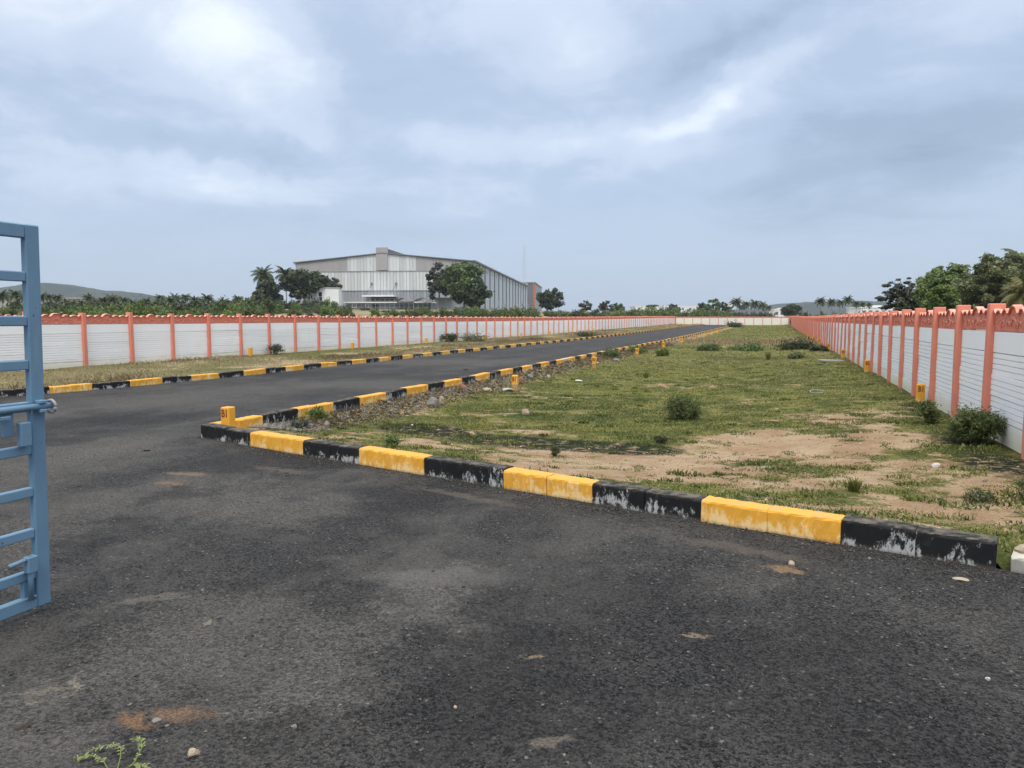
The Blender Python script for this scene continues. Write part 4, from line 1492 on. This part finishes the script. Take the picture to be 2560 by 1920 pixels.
band(['dark'], 110, 650, 40, (748, 766), (60, 90), (100, 116), 'undergrowth bush beneath the plantation palms', 'plantation undergrowth')
band(['bright', 'mid', 'bright'], 115, 330, 14, (750, 778), (45, 85), (52, 70), 'bush directly behind the left wall near the gate', 'bushes behind the left wall near the gate')
band(['bright', 'mid'], 330, 640, 18, (744, 776), (45, 90), (60, 85), 'leafy bush behind the left wall', 'bushes behind the left wall')
band(['dark', 'mid'], 0, 100, 6, (742, 768), (60, 80), (70, 90), 'bush seen between the gate rails', 'bushes seen between the gate rails')
band(['bright', 'mid'], 570, 690, 8, (742, 765), (55, 80), (90, 110), 'bush below the left palms', 'bushes below the left palms')
band(['mid', 'bright', 'grey'], 690, 880, 22, (758, 776), (30, 50), (100, 130), 'leafy bush in front of the white stair tower', 'bushes before the stair tower')
band(['mid', 'grey', 'bright'], 890, 1160, 24, (764, 781), (24, 46), (105, 135), 'low bush in front of the warehouse yard', 'bushes before the warehouse yard')
band(['mid', 'bright', 'grey'], 1150, 1340, 26, (759, 778), (36, 64), (110, 140), 'rounded bush in front of the long warehouse wall', 'bushes before the long warehouse wall')
band(['mid', 'dark', 'bright'], 1330, 1560, 22, (770, 783), (34, 56), (150, 190), 'scrub bush behind the far part of the left wall', 'scrub behind the far left wall')
band(['mid', 'bright'], 1540, 1830, 30, (766, 780), (36, 60), (172, 205), 'scrub bush behind the far wall', 'scrub behind the far wall')
band(['dark'], 1836, 1935, 9, (776, 782), (26, 40), (185, 205), 'hedge bush below the palm row', 'hedge below the palm row')
band(['dark', 'mid'], 1990, 2230, 18, (778, 785), (30, 46), (120, 160), 'low bush behind the far part of the right wall', 'bushes behind the far right wall')
band(['dark'], 640, 810, 12, (744, 764), (40, 60), (150, 162), 'undergrowth bush below the trees left of the warehouse', 'undergrowth left of the warehouse')
bush('bright', 740, 752, 30, 120, 'upright bush left of the stair tower', None)
bush('bright', 828, 745, 46, 125, 'tall leafy bush in front of the stair tower door', None)

# ------------------------------------------------------------------ tree group behind the right wall
def RT(name, label, u0, u1, v0, v1, D, n, leaf, mat, seed, **k):
    return T(name, label, u0, u1, v0, v1, D, n, leaf, mat, seed, **k)


RT('layered_tree', 'dark open tree with layered branches left of the right tree group', 2194, 2335, 684, 800, 62, 8000, .24, 'leaf_grey', 71, nb=46, bs=.17, flat=.34, nl=20, outer=.4)
RT('broadleaf_tree', 'green bushy tree in the middle of the right tree group', 2285, 2445, 658, 805, 56, 24000, .21, 'leaf_fresh', 72, nb=60, bs=.19, nl=14)
RT('broadleaf_tree', 'tallest grey green tree of the right tree group', 2395, 2575, 618, 805, 50, 27000, .2, 'leaf_sage', 73, nb=66, bs=.18, nl=16, aspect=.5)
RT('broadleaf_tree', 'bright yellow green bushy tree low in the right tree group', 2308, 2398, 710, 795, 48, 7000, .16, 'leaf_bright', 74, nb=34, bs=.22)
RT('broadleaf_tree', 'dark leafy tree filling between the right trees', 2360, 2510, 672, 808, 53, 14000, .2, 'leaf_sage', 75, nb=40, bs=.22)
RT('broadleaf_tree', 'dark undergrowth tree at the left of the right tree group', 2240, 2350, 732, 805, 58, 6000, .2, 'leaf_dark', 76, nb=28, bs=.25)
RT('broadleaf_tree', 'green tree at the right frame edge behind the wall', 2480, 2690, 640, 812, 54, 16000, .2, 'leaf_fresh', 77, nb=50, bs=.2)
palm(stand(2545, 53), height_at(2545, 655, 53) - gz(stand(2545, 53)), span(62, 53), 'palm with upright fronds topping the right tree group', 3, rz=.4)
palm(stand(2562, 42), height_at(2562, 735, 42) - gz(stand(2562, 42)), span(72, 42), 'yellowing palm with drooping fronds just behind the right wall', 4, rz=2.0)
palm(stand(2392, 60), height_at(2392, 676, 60) - gz(stand(2392, 60)), span(34, 60), 'small feathery palm top among the right trees', 3, rz=1.1)

# ------------------------------------------------------------------ low plants on the plot
def low_bush(name, label, x, y, w_, h_, n, leaf, mat, seed, zf=z_lot, nb=26, bs=.32, outer=.45, aspect=.4, cat='bush'):
    z = float(zf(x, y))
    r = tag(empty(name, (x, y, z)), label, cat)
    bl = blobs_in(nb, w_ * .40, w_ * .38, h_ * .40, h_ * .45, w_ * .5 * bs, seed, .8, -.9)
    obj('foliage', crown_mesh('foliage', M[mat], bl, n, leaf, seed, aspect, outer, .42), r)
    mb = MB()
    rr = random.Random(seed)
    for k in range(9):
        a = rr.uniform(0, 6.28)
        mb.tube([(0, 0, -.05), (math.cos(a) * w_ * .16, math.sin(a) * w_ * .16, h_ * .35), (math.cos(a) * w_ * .36, math.sin(a) * w_ * .36, h_ * rr.uniform(.5, .9))], [.010, .007, .003], 4)
    obj('stem', mb.mesh('stem', M['bark']), r)
    return r


low_bush('bush', 'rounded dark green bush alone in the middle of the plot', -1.46, 13.05, .78, .44, 9000, .036, 'leaf_mid', 201, nb=60, bs=.26)
low_bush('bush', 'large spiky green bush at the foot of the right wall', 2.50, 10.85, .66, .54, 7000, .06, 'leaf_mid', 202, aspect=.18, nb=50, outer=.3)
low_bush('bush', 'small dark bush below the B1 marker by the right wall', 2.28, 12.7, .36, .40, 3200, .036, 'leaf_mid', 203)
low_bush('bush', 'dark mid distance bush near the right wall', 1.2, 43.4, 2.2, .34, 2600, .14, 'leaf_dark', 204)
low_bush('bush', 'low dark bush close to the right wall, beyond the concrete slab', 2.2, 40.0, 1.0, .22, 1400, .12, 'leaf_dark', 205)
low_bush('bush', 'dark bush in the middle of the weedy strip across the plot', -1.4, 42.2, 2.0, .22, 2400, .14, 'leaf_mid', 206)
low_bush('bush', 'green weed clump left in the weedy strip across the plot', -3.4, 41.5, 1.4, .32, 1500, .12, 'leaf_mid', 207)
low_bush('bush', 'leafy weed clump beside the road kerb nearest the rubble', -6.75, 31.6, .9, .40, 1800, .08, 'leaf_mid', 208)
low_bush('bush', 'leafy weed clump behind the leaning marker by the road kerb', -6.5, 36.5, .9, .42, 1600, .09, 'leaf_bright', 209)
low_bush('bush', 'bright weed clump on the plot side of the road markers', -5.0, 35.2, .8, .38, 1400, .1, 'leaf_bright', 210)
low_bush('bush', 'small dark plant clump lower in the middle of the plot', .9, 33, .7, .25, 900, .1, 'leaf_olive', 211)
low_bush('bush', 'tuft of green growth at the far end of the road kerb', -6.4, 128, 3.0, .8, 900, .3, 'leaf_dark', 212)
low_bush('weed_plant', 'bright green weed growing over the road kerb near the corner', -6.92, 9.95, .34, .27, 1500, .035, 'leaf_bright', 213)
low_bush('weed_plant', 'pale green weed behind the kerb corner by the gravel', -6.55, 8.95, .36, .12, 900, .03, 'leaf_grey', 214)
low_bush('weed_plant', 'small dark green weed behind the yellow front kerb', -4.55, 8.15, .20, .12, 700, .03, 'leaf_mid', 215)
low_bush('weed_plant', 'little dark weed standing on the bare pink earth', -2.5, 8.5, .14, .15, 500, .028, 'leaf_dark', 216)
low_bush('weed_plant', 'small weed at the edge of the bare earth before the round bush', -1.47, 10.4, .22, .12, 600, .03, 'leaf_dark', 217)
low_bush('weed_plant', 'dark withered weed on the bare earth at the right', 1.75, 7.35, .3, .10, 700, .03, 'leaf_olive', 218)
low_bush('weed_plant', 'brown upright weed at the right frame edge', 2.15, 7.4, .25, .26, 500, .05, 'leaf_olive', 219, aspect=.15)
low_bush('bush', 'dry grey bush against the left wall beside the first marker', XL + .45, 26.0, .8, .5, 900, .07, 'leaf_grey', 220, z_verge)
low_bush('bush', 'dark green bush at the foot of the left wall', XL + .6, 43.5, 1.2, .6, 1300, .11, 'leaf_dark', 221, z_verge)
low_bush('bush', 'low spreading dark bush on the verge by the left wall', XL + 1.2, 45.6, 2.4, .42, 1500, .11, 'leaf_olive', 222, z_verge)
low_bush('bush', 'low green bush on the far verge near the road kerb', -15.3, 62.0, 2.4, .34, 1200, .14, 'leaf_dark', 223, z_verge)

# spiky grass tuft
def tuft(label, x, y, n, h_, seed, mat='grass', zf=z_lot, spread=.8):
    r = np.random.default_rng(seed)
    V, Fc, tn = [], [], []
    for k in range(n):
        a, l = r.uniform(0, 6.283), h_ * r.uniform(.6, 1.1)
        ln_ = r.uniform(.15, spread)
        d = np.array([math.cos(a), math.sin(a), 0])
        s = np.array([-d[1], d[0], 0]) * .006
        b = d * r.uniform(0, .05)
        m_ = b + d * l * ln_ * .45 + np.array([0, 0, l * .62])
        e = b + d * l * ln_ + np.array([0, 0, l * (1 - ln_ * .4)])
        q = len(V)
        V += [b - s, b + s, m_ + s * .8, m_ - s * .8, e, e]
        Fc += [(q, q + 1, q + 2, q + 3), (q + 3, q + 2, q + 4, q + 5)]
        tn += [r.uniform(.35, .85)] * 6
    o = obj('grass_tuft', mesh_np('grass_tuft', np.array(V), np.array(Fc), M[mat], {'tone': np.array(tn)}), None, (x, y, float(zf(x, y)) - .01))
    return tag(o, label, 'grass tuft')


tuft('spiky grass tuft on bare earth behind the long yellow kerb', .76, 7.5, 90, .17, 301)
tuft('grass tuft sprouting by the bleached kerb stone at the right', 1.62, 5.16, 50, .13, 302, zf=lambda x, y: 0.0)
tuft('yellow green grass tuft low on the plot before the weedy strip', -.2, 33.0, 120, .5, 303)
tuft('grass tuft on the plot right of the second road marker', -3.6, 22.0, 90, .3, 304)

# ------------------------------------------------------------------ ground cover and gravel (uncountable)
def blades(name, label, x, y, z, l, w_, lean, tone, mat, cat):
    n = len(x)
    r = np.random.default_rng(len(name) + n)
    a = r.uniform(0, 2 * math.pi, n)
    d = np.stack([np.cos(a), np.sin(a), 0 * a], -1)
    s = np.stack([-d[:, 1], d[:, 0], 0 * a], -1) * (w_ / 2)[:, None]
    b = np.stack([x, y, z], -1)
    up = np.zeros((n, 3))
    up[:, 2] = 1
    e = b + d * (l * np.sin(lean))[:, None] + up * (l * np.cos(lean))[:, None]
    m_ = b + d * (l * .55 * np.sin(lean * .7))[:, None] + up * (l * .55 * np.cos(lean * .7))[:, None]
    V = np.stack([b - s, b + s, m_ + s * .9, e, m_ - s * .9], 1).reshape(-1, 3)
    Fc = np.arange(5 * n).reshape(-1, 5)
    o = obj(name, mesh_np(name, V, Fc, M[mat], {'tone': np.repeat(tone, 5)}))
    return tag(o, label, cat, kind='stuff')


def scatter_lot():
    xs, ys, sc = [], [], []
    for (y0, y1, dens, s) in ((5.3, 9, 2400, .8), (9, 14, 1500, .92), (14, 22, 700, 1.1), (22, 36, 300, 1.5), (36, 62, 100, 2.2), (62, 110, 26, 3.6), (110, 162, 10, 5.0)):
        n = int(dens * (y1 - y0) * 10.1)
        xs.append(rng.uniform(-7.1, 2.75, n)); ys.append(rng.uniform(y0, y1, n)); sc.append(np.full(n, s))
    x, y, s = map(np.concatenate, (xs, ys, sc))
    ok = y > ck_y(x) + .2
    x, y, s = x[ok], y[ok], s[ok]
    clump = fbm(x * 5, y * 5, 2)
    c = cover(x, y) + 1.7 * (clump - .47)
    ok = (c > .50 + .30 * rng.random(len(x))) & (rng.random(len(x)) > burn(x, y) * .85) & (rng.random(len(x)) > sm(-6.0, -6.7, x) * .85)
    x, y, s, c = x[ok], y[ok], s[ok], c[ok]
    n = len(x)
    b = burn(x, y)
    d = dryness(x, y)
    tone = -.22 + 1.25 * fbm(x * .45, y * .45, 3) + .32 * rng.random(n) + .14 * sm(13, 20, y) - .5 * b
    tone = np.where(rng.random(n) < .14 + .5 * d, .97, np.clip(tone, 0, .84))
    blades('grass', 'short patchy green grass covering the plot', x, y, z_lot(x, y) - .004, s * rng.uniform(.018, .045, n), s * rng.uniform(.006, .012, n), rng.uniform(.5, 1.45, n), tone, 'grass', 'grass')


scatter_lot()


def scatter_clumps():
    n = 800
    cx, cy = rng.uniform(-6.3, 2.7, n), 5.5 + 26 * rng.random(n) ** 1.6
    k = (cy > ck_y(cx) + .3) & (cover(cx, cy) + .35 * rng.random(n) > .42)
    cx, cy = cx[k], cy[k]
    R_ = rng.uniform(.04, .17, len(cx))
    m = 46
    a, q = rng.uniform(0, 6.283, (len(cx), m)), np.sqrt(rng.random((len(cx), m)))
    x = (cx[:, None] + R_[:, None] * 1.5 * q * np.cos(a)).ravel()
    y = (cy[:, None] + R_[:, None] * q * np.sin(a)).ravel()
    hh_ = np.repeat(rng.uniform(.018, .05, len(cx)), m) * rng.uniform(.6, 1.3, len(x))
    tn = np.clip(np.repeat(rng.uniform(.0, .55, len(cx)), m) + .25 * rng.random(len(x)), 0, .84)
    ok = y > ck_y(x) + .22
    blades('grass', 'low leafy weed clumps dotted over the plot', x[ok], y[ok], z_lot(x, y)[ok] - .003, hh_[ok] * 1.2, hh_[ok] * .28, rng.uniform(.2, 1.25, ok.sum()), tn[ok], 'grass', 'weeds')


scatter_clumps()


def scatter_verge():
    xs, ys, sc = [], [], []
    for (y0, y1, dens, s) in ((8, 20, 170, 1.0), (20, 34, 240, 1.0), (34, 60, 100, 1.5), (60, 110, 24, 2.8), (110, 162, 8, 4.5)):
        n = int(dens * (y1 - y0) * 6.2)
        xs.append(rng.uniform(-20.4, -14.25, n)); ys.append(rng.uniform(y0, y1, n)); sc.append(np.full(n, s))
    x, y, s = map(np.concatenate, (xs, ys, sc))
    ok = y > np.interp(x, [-20.7, -18.6, -16.2, -15.0, -14.45, -14.2, -14.1], [8.2, 8.3, 9.3, 10.9, 13.2, 16, 18])
    x, y, s = x[ok], y[ok], s[ok]
    d = v_dry(x, y)
    n = len(x)
    tall = fbm(x * .8 + 3, y * .5, 3) * d
    k = rng.random(n) < d * .9
    L = s ** .4 * (.06 + .42 * np.clip(tall - .2, 0, 1)) * rng.uniform(.5, 1.2, n)
    z = z_verge(x, y) - .01
    blades('dry_grass', 'straw coloured dry grass on the verge', x[k], y[k], z[k], L[k] * 1.15, (s * .010)[k], rng.uniform(.1, .8, k.sum()), .2 + .65 * rng.random(k.sum()), 'straw', 'grass')
    k = ~k
    blades('grass', 'low green grass on the verge by the left wall', x[k], y[k], z[k], L[k] * .7, (s * .012)[k], rng.uniform(.3, 1.2, k.sum()), np.clip(.35 + .45 * rng.random(k.sum()), 0, .84), 'grass', 'grass')
    # straw among the plot's far tan strip
    n = 5000
    x, y = rng.normal(-2, 4.0, n), rng.normal(57, 2.6, n)
    ok = (x > -6.5) & (x < 2.5)
    x, y = x[ok], y[ok]
    n = len(x)
    blades('dry_grass', 'band of tan dry grass across the far plot', x, y, z_lot(x, y), rng.uniform(.1, .3, n), np.full(n, .03), rng.uniform(.2, .9, n), .3 + .6 * rng.random(n), 'straw', 'grass')
    # dead stalks on the rubble bank
    n = 2600
    y = 9.5 + rng.random(n) ** 1.5 * 40
    x = rng.uniform(-7.12, -6.2, n)
    blades('dry_grass', 'dead grass stalks lying on the rubble bank', x, y, z_lot(x, y) + .02, rng.uniform(.05, .16, n) * (1 + (y - 9) / 40), np.full(n, .006) * (1 + (y - 9) / 25), rng.uniform(.8, 1.5, n), .1 + .6 * rng.random(n), 'straw', 'grass')


scatter_verge()

OCT = np.array([(1, 0, 0), (-1, 0, 0), (0, 1, 0), (0, -1, 0), (0, 0, 1), (0, 0, -1)], float)
OCTF = np.array([(0, 2, 4), (2, 1, 4), (1, 3, 4), (3, 0, 4), (2, 0, 5), (1, 2, 5), (3, 1, 5), (0, 3, 5)])


def pebbles(name, label, x, y, z, r_, tone, mat='gravel'):
    n = len(x)
    V = OCT[None] * (.55 + .9 * rng.random((n, 6, 1)))
    a = rng.uniform(0, 6.283, n)
    c, s = np.cos(a), np.sin(a)
    V = np.stack([V[..., 0] * c[:, None] - V[..., 1] * s[:, None] * .8, V[..., 0] * s[:, None] + V[..., 1] * c[:, None] * .8, V[..., 2] * .6], -1)
    V = V * r_[:, None, None] + np.stack([x, y, z], -1)[:, None]
    Fc = (OCTF[None] + (np.arange(n) * 6)[:, None, None]).reshape(-1, 3)
    return tag(obj(name, mesh_np(name, V.reshape(-1, 3), Fc, M[mat], {'tone': np.repeat(tone, 6)})), label, 'gravel', kind='stuff')


n = 12000
y = 8.6 + rng.random(n) ** 1.7 * 46
x = -7.14 + np.abs(rng.normal(0, .38, n)) * (1 + .1 * rng.random(n))
ok = x < -5.6
x, y = x[ok], y[ok]
pebbles('gravel', 'grey broken stone banked against the road kerb', x, y, z_lot(x, y) + .008, np.exp(rng.normal(-4.05, .45, len(x))) * (1 + (y - 8) / 70), rng.random(len(x)) * .8)
n = 14000
y = 1.2 + 9.8 * rng.random(n) ** 1.3
x = rng.uniform(-9, 4, n)
# loose chips gather along the foot of the cross kerb
m_ = rng.random(n) < .28
t = rng.random(n)
x = np.where(m_, CK_A[0] + (CK_B[0] - CK_A[0]) * t, x)
y = np.where(m_, ck_y(x) - np.abs(rng.normal(0, .16, n)) - .01, y)
ok = (y < ck_y(x) - .01) | (x < -7.45)
x, y = x[ok], y[ok]
pebbles('gravel', 'loose stone chips strewn on the tarred forecourt', x, y, zsite(y) + .004, np.exp(rng.normal(-5.25, .42, len(x))), np.clip(rng.random(len(x)) ** 2, 0, .85), 'chips')
n = 700
x, y = rng.uniform(-6.5, 2.6, n), rng.uniform(6, 22, n)
ok = y > ck_y(x) + .25
x, y = x[ok], y[ok]
pebbles('gravel', 'small pale pebbles scattered over the plot', x, y, z_lot(x, y) + .004, np.exp(rng.normal(-4.5, .4, len(x))), .3 + .55 * rng.random(len(x)))

n = 9000
x, y = rng.uniform(-6.3, 2.6, n), 5.6 + 13 * rng.random(n) ** 1.4
ok = (y > ck_y(x) + .24) & (cover(x, y) < .52)
x, y = x[ok], y[ok]
pebbles('soil_crumbs', 'crumbs of reddish earth on the bare ground', x, y, z_lot(x, y) + .002, np.exp(rng.normal(-4.75, .45, len(x))), rng.random(len(x)) * .85, 'clod')


# ------------------------------------------------------------------ single stones and litter
def rock(label, x, y, z, sx, sy, sz, mat, seed, name='rock', cat='rock', rz=0.0):
    import bmesh
    bm = bmesh.new()
    bmesh.ops.create_icosphere(bm, subdivisions=2, radius=1.0)
    r = random.Random(seed)
    pl = [(Vector((r.gauss(0, 1), r.gauss(0, 1), r.gauss(0, .8))).normalized(), r.uniform(.55, .92)) for _ in range(9)]
    for v in bm.verts:
        for nn, dd in pl:
            e = v.co.dot(nn) - dd
            if e > 0: v.co -= nn * e
        v.co += v.co.normalized() * r.uniform(-.03, .03)
    me = bpy.data.meshes.new(name)
    bm.to_mesh(me)
    bm.free()
    me.materials.append(M[mat])
    o = obj(name, me, None, (x, y, z), (0, 0, rz), (sx, sy, sz))
    return tag(o, label, cat)


def lotrock(label, u, v, wpx, hpx, mat, seed, **k):
    p = G(u, v, 0)
    p = G(u, v, float(z_lot(p[0], p[1])))
    D = p[0] * AX[0] + p[1] * AX[1]
    a, b = span(wpx, D) / 2, span(hpx, D)
    return rock(label, p[0], p[1], float(z_lot(p[0], p[1])) + b * .35, a, a * .8, b * .62, mat, seed, **k)


lotrock('large angular grey rock on the rubble bank', 1080, 1022, 40, 26, 'rock', 401)
lotrock('brown grey rock next to the large angular rock', 1103, 1016, 18, 22, 'rock_pale', 402)
lotrock('brick red rock behind the second marker stone', 1303, 964, 16, 20, 'rock_red', 403)
lotrock('upright grey rock right of the red rock', 1326, 956, 18, 18, 'rock', 404)
lotrock('round cream rock right of the second marker stone', 1371, 950, 13, 11, 'rock_pale', 405)
lotrock('round cream rock alone on the grass above the burnt patch', 1314, 1038, 22, 18, 'rock_pale', 406)
lotrock('flat grey slab of rock leaning near the second marker stone', 1268, 980, 36, 9, 'concrete', 407)
lotrock('reddish rock lump on the bank below the kerb', 1155, 975, 24, 16, 'rock_red', 408)
lotrock('pale brown rock beside the flat grey slab', 1218, 986, 26, 11, 'rock_pale', 409)
lotrock('flat pale stone in the grass right of the cream rock', 1445, 954, 24, 6, 'rock_white', 410)
lotrock('white pyramid shaped stone on the earth at the right', 2340, 1168, 24, 13, 'rock_white', 411)
lotrock('small grey rock on the bank near the corner weed', 980, 1040, 20, 12, 'rock', 412)
lotrock('grey rock in the rubble beyond the third marker stone', 1540, 906, 18, 10, 'rock', 413)
lotrock('dark rock half buried in the rubble bank', 1040, 1030, 22, 13, 'rock', 414)
lotrock('small white stone in front of the third marker stone', 1492, 914, 10, 7, 'rock_white', 415)
lotrock('small bleached stone on the grass near the burnt patch', 1030, 1062, 8, 5, 'rock_white', 416)
p = G(485, 1893)
rock('small round pale stone by the curled weed in the foreground', p[0], p[1], .016, .024, .022, .022, 'rock_pale', 420, 'stone', 'stone')
p = G(52, 1822)
rock('thin dark brown stone chip at the lower left', p[0], p[1], .008, .036, .012, .012, 'rust', 421, 'stone', 'stone', .5)
p = G(392, 1805)
rock('dark flat stone chip at the edge of the orange earth patch', p[0], p[1], .006, .022, .016, .010, 'rock', 422, 'stone', 'stone')
p = G(1978, 1418)
rock('cream pebble on the orange earth near the yellow kerb', p[0], p[1], .02, .022, .02, .026, 'rock_pale', 423, 'stone', 'stone')
p = G(365, 1128)
rock('flat black stone on the tar right of the gate', p[0], p[1], .012, .055, .04, .016, 'rust', 424, 'stone', 'stone')
p = G(1165, 925)
rock('flat black stone lying on the road in the middle', p[0], p[1], .02, .10, .08, .03, 'rust', 425, 'stone', 'stone')
p = G(2400, 1450)
rock('flat brown stone half sunk in the tar at the right', p[0], p[1], .004, .05, .035, .012, 'rock_pale', 426, 'stone', 'stone')
p = G(735, 1822)
rock('grey angular pebble in the dark tar at bottom centre', p[0], p[1], .008, .015, .013, .012, 'rock', 427, 'stone', 'stone')
p = G(1138, 1772)
rock('tan pebble on the dark tar at bottom centre', p[0], p[1], .006, .010, .009, .008, 'rock_pale', 428, 'stone', 'stone')
p = G(2470, 1700)
rock('small white pebble at the lower right of the tar', p[0], p[1], .006, .012, .010, .009, 'rock_white', 429, 'stone', 'stone')
P = c0 + dck * (tot + .12) + nck * .03
rock('cream stone resting on the bleached kerb stone at the right', P[0], P[1] + .02, .125, .055, .045, .04, 'rock_pale', 430, 'stone', 'stone')
P = c0 + dck * (tot + .28) - nck * .20
rock('grey stone lying before the bleached kerb stone', P[0], P[1], .03, .085, .06, .045, 'rock', 431, 'stone', 'stone')

p = G(2078, 903)
z = float(z_lot(p[0], p[1]))
sl = obj('concrete_slab', MB().box((-.42, -.22, 0), (.42, .22, .07)).mesh('concrete_slab', M['concrete'], bevel=.01), None, (p[0], p[1], z), (0, .02, .35))
tag(sl, 'pale concrete slab lying flat near the right wall', 'slab')
p = G(2045, 975)
arc = [(.17 * math.cos(a), .13 * math.sin(a), .012 + .05 * max(0, math.sin(a))) for a in np.linspace(.15, 5.0, 22)]
hs = obj('hose_loop', MB().tube(arc, .009, 6).mesh('hose_loop', M['concrete'], smooth=True), None, (p[0], p[1], float(z_lot(p[0], p[1])) + .01), (0, 0, .4))
tag(hs, 'loop of white hose lying on the grass', 'hose')

# curled weed sprig in the foreground
p = G(330, 1905)
wd = tag(empty('weed_sprig', (p[0], p[1], 0)), 'pale green curled weed sprig at the bottom left', 'weed')
r = np.random.default_rng(77)
stems = [[(.03, -.10, .0), (.035, -.02, .02), (.02, .03, .045), (-.02, .06, .05), (-.06, .065, .04)],
         [(.03, -.10, .0), (-.02, -.03, .03), (-.06, .01, .04), (-.10, .02, .035), (-.15, .01, .025), (-.19, -.02, .012)],
         [(.02, -.06, .01), (.06, -.04, .03), (.10, -.03, .025), (.16, -.05, .015)],
         [(.03, -.10, .0), (-.07, -.06, .03), (-.14, -.05, .025), (-.2, -.07, .012)],
         [(.04, -.12, 0), (.10, -.09, .02), (.18, -.10, .012)]]
mb = MB()
V, Fc, tn = [], [], []
for s_ in stems:
    mb.tube(s_, .0022, 5)
    S = np.array(s_)
    for k in range(46):
        t = r.uniform(.25, 1) * (len(S) - 1)
        i_ = min(int(t), len(S) - 2)
        q = S[i_] + (S[i_ + 1] - S[i_]) * (t - i_)
        tg = S[i_ + 1] - S[i_]
        tg = tg / np.linalg.norm(tg)
        sd_ = np.cross(tg, [0, 0, 1]) * r.choice([-1, 1])
        e = q + (sd_ * .7 + tg * .5 + np.array([0, 0, r.uniform(-.6, .2)])) * r.uniform(.014, .026)
        w_ = tg * .0032
        m1 = (q + e) / 2 + np.array([0, 0, .004])
        b = len(V)
        V += [q - w_ * .3, m1 - w_, e, m1 + w_]
        Fc.append((b, b + 1, b + 2, b + 3))
        tn += [r.uniform(.2, .85)] * 4
V = np.array(V)
V[:, 2] = np.maximum(V[:, 2], .003)
obj('stem', mb.mesh('stem', M['weed'], smooth=True), wd)
obj('foliage', mesh_np('foliage', V, np.array(Fc), M['weed'], {'tone': np.array(tn)}), wd)

# ------------------------------------------------------------------ the air between here and the hills
m, N = new_mat('haze')
pv = N.n('ShaderNodeVolumePrincipled', {'Color': (.80, .88, .97, 1), 'Density': .00022, 'Anisotropy': .2})
o = N.n('ShaderNodeOutputMaterial')
m.node_tree.links.new(pv.outputs[0], o.inputs['Volume'])
hb = MB().box((-2600, -1200, -12), (2600, 2900, 150))
tag(obj('haze', hb.mesh('haze', m)), 'thin pale haze over the whole landscape', 'haze', kind='stuff')
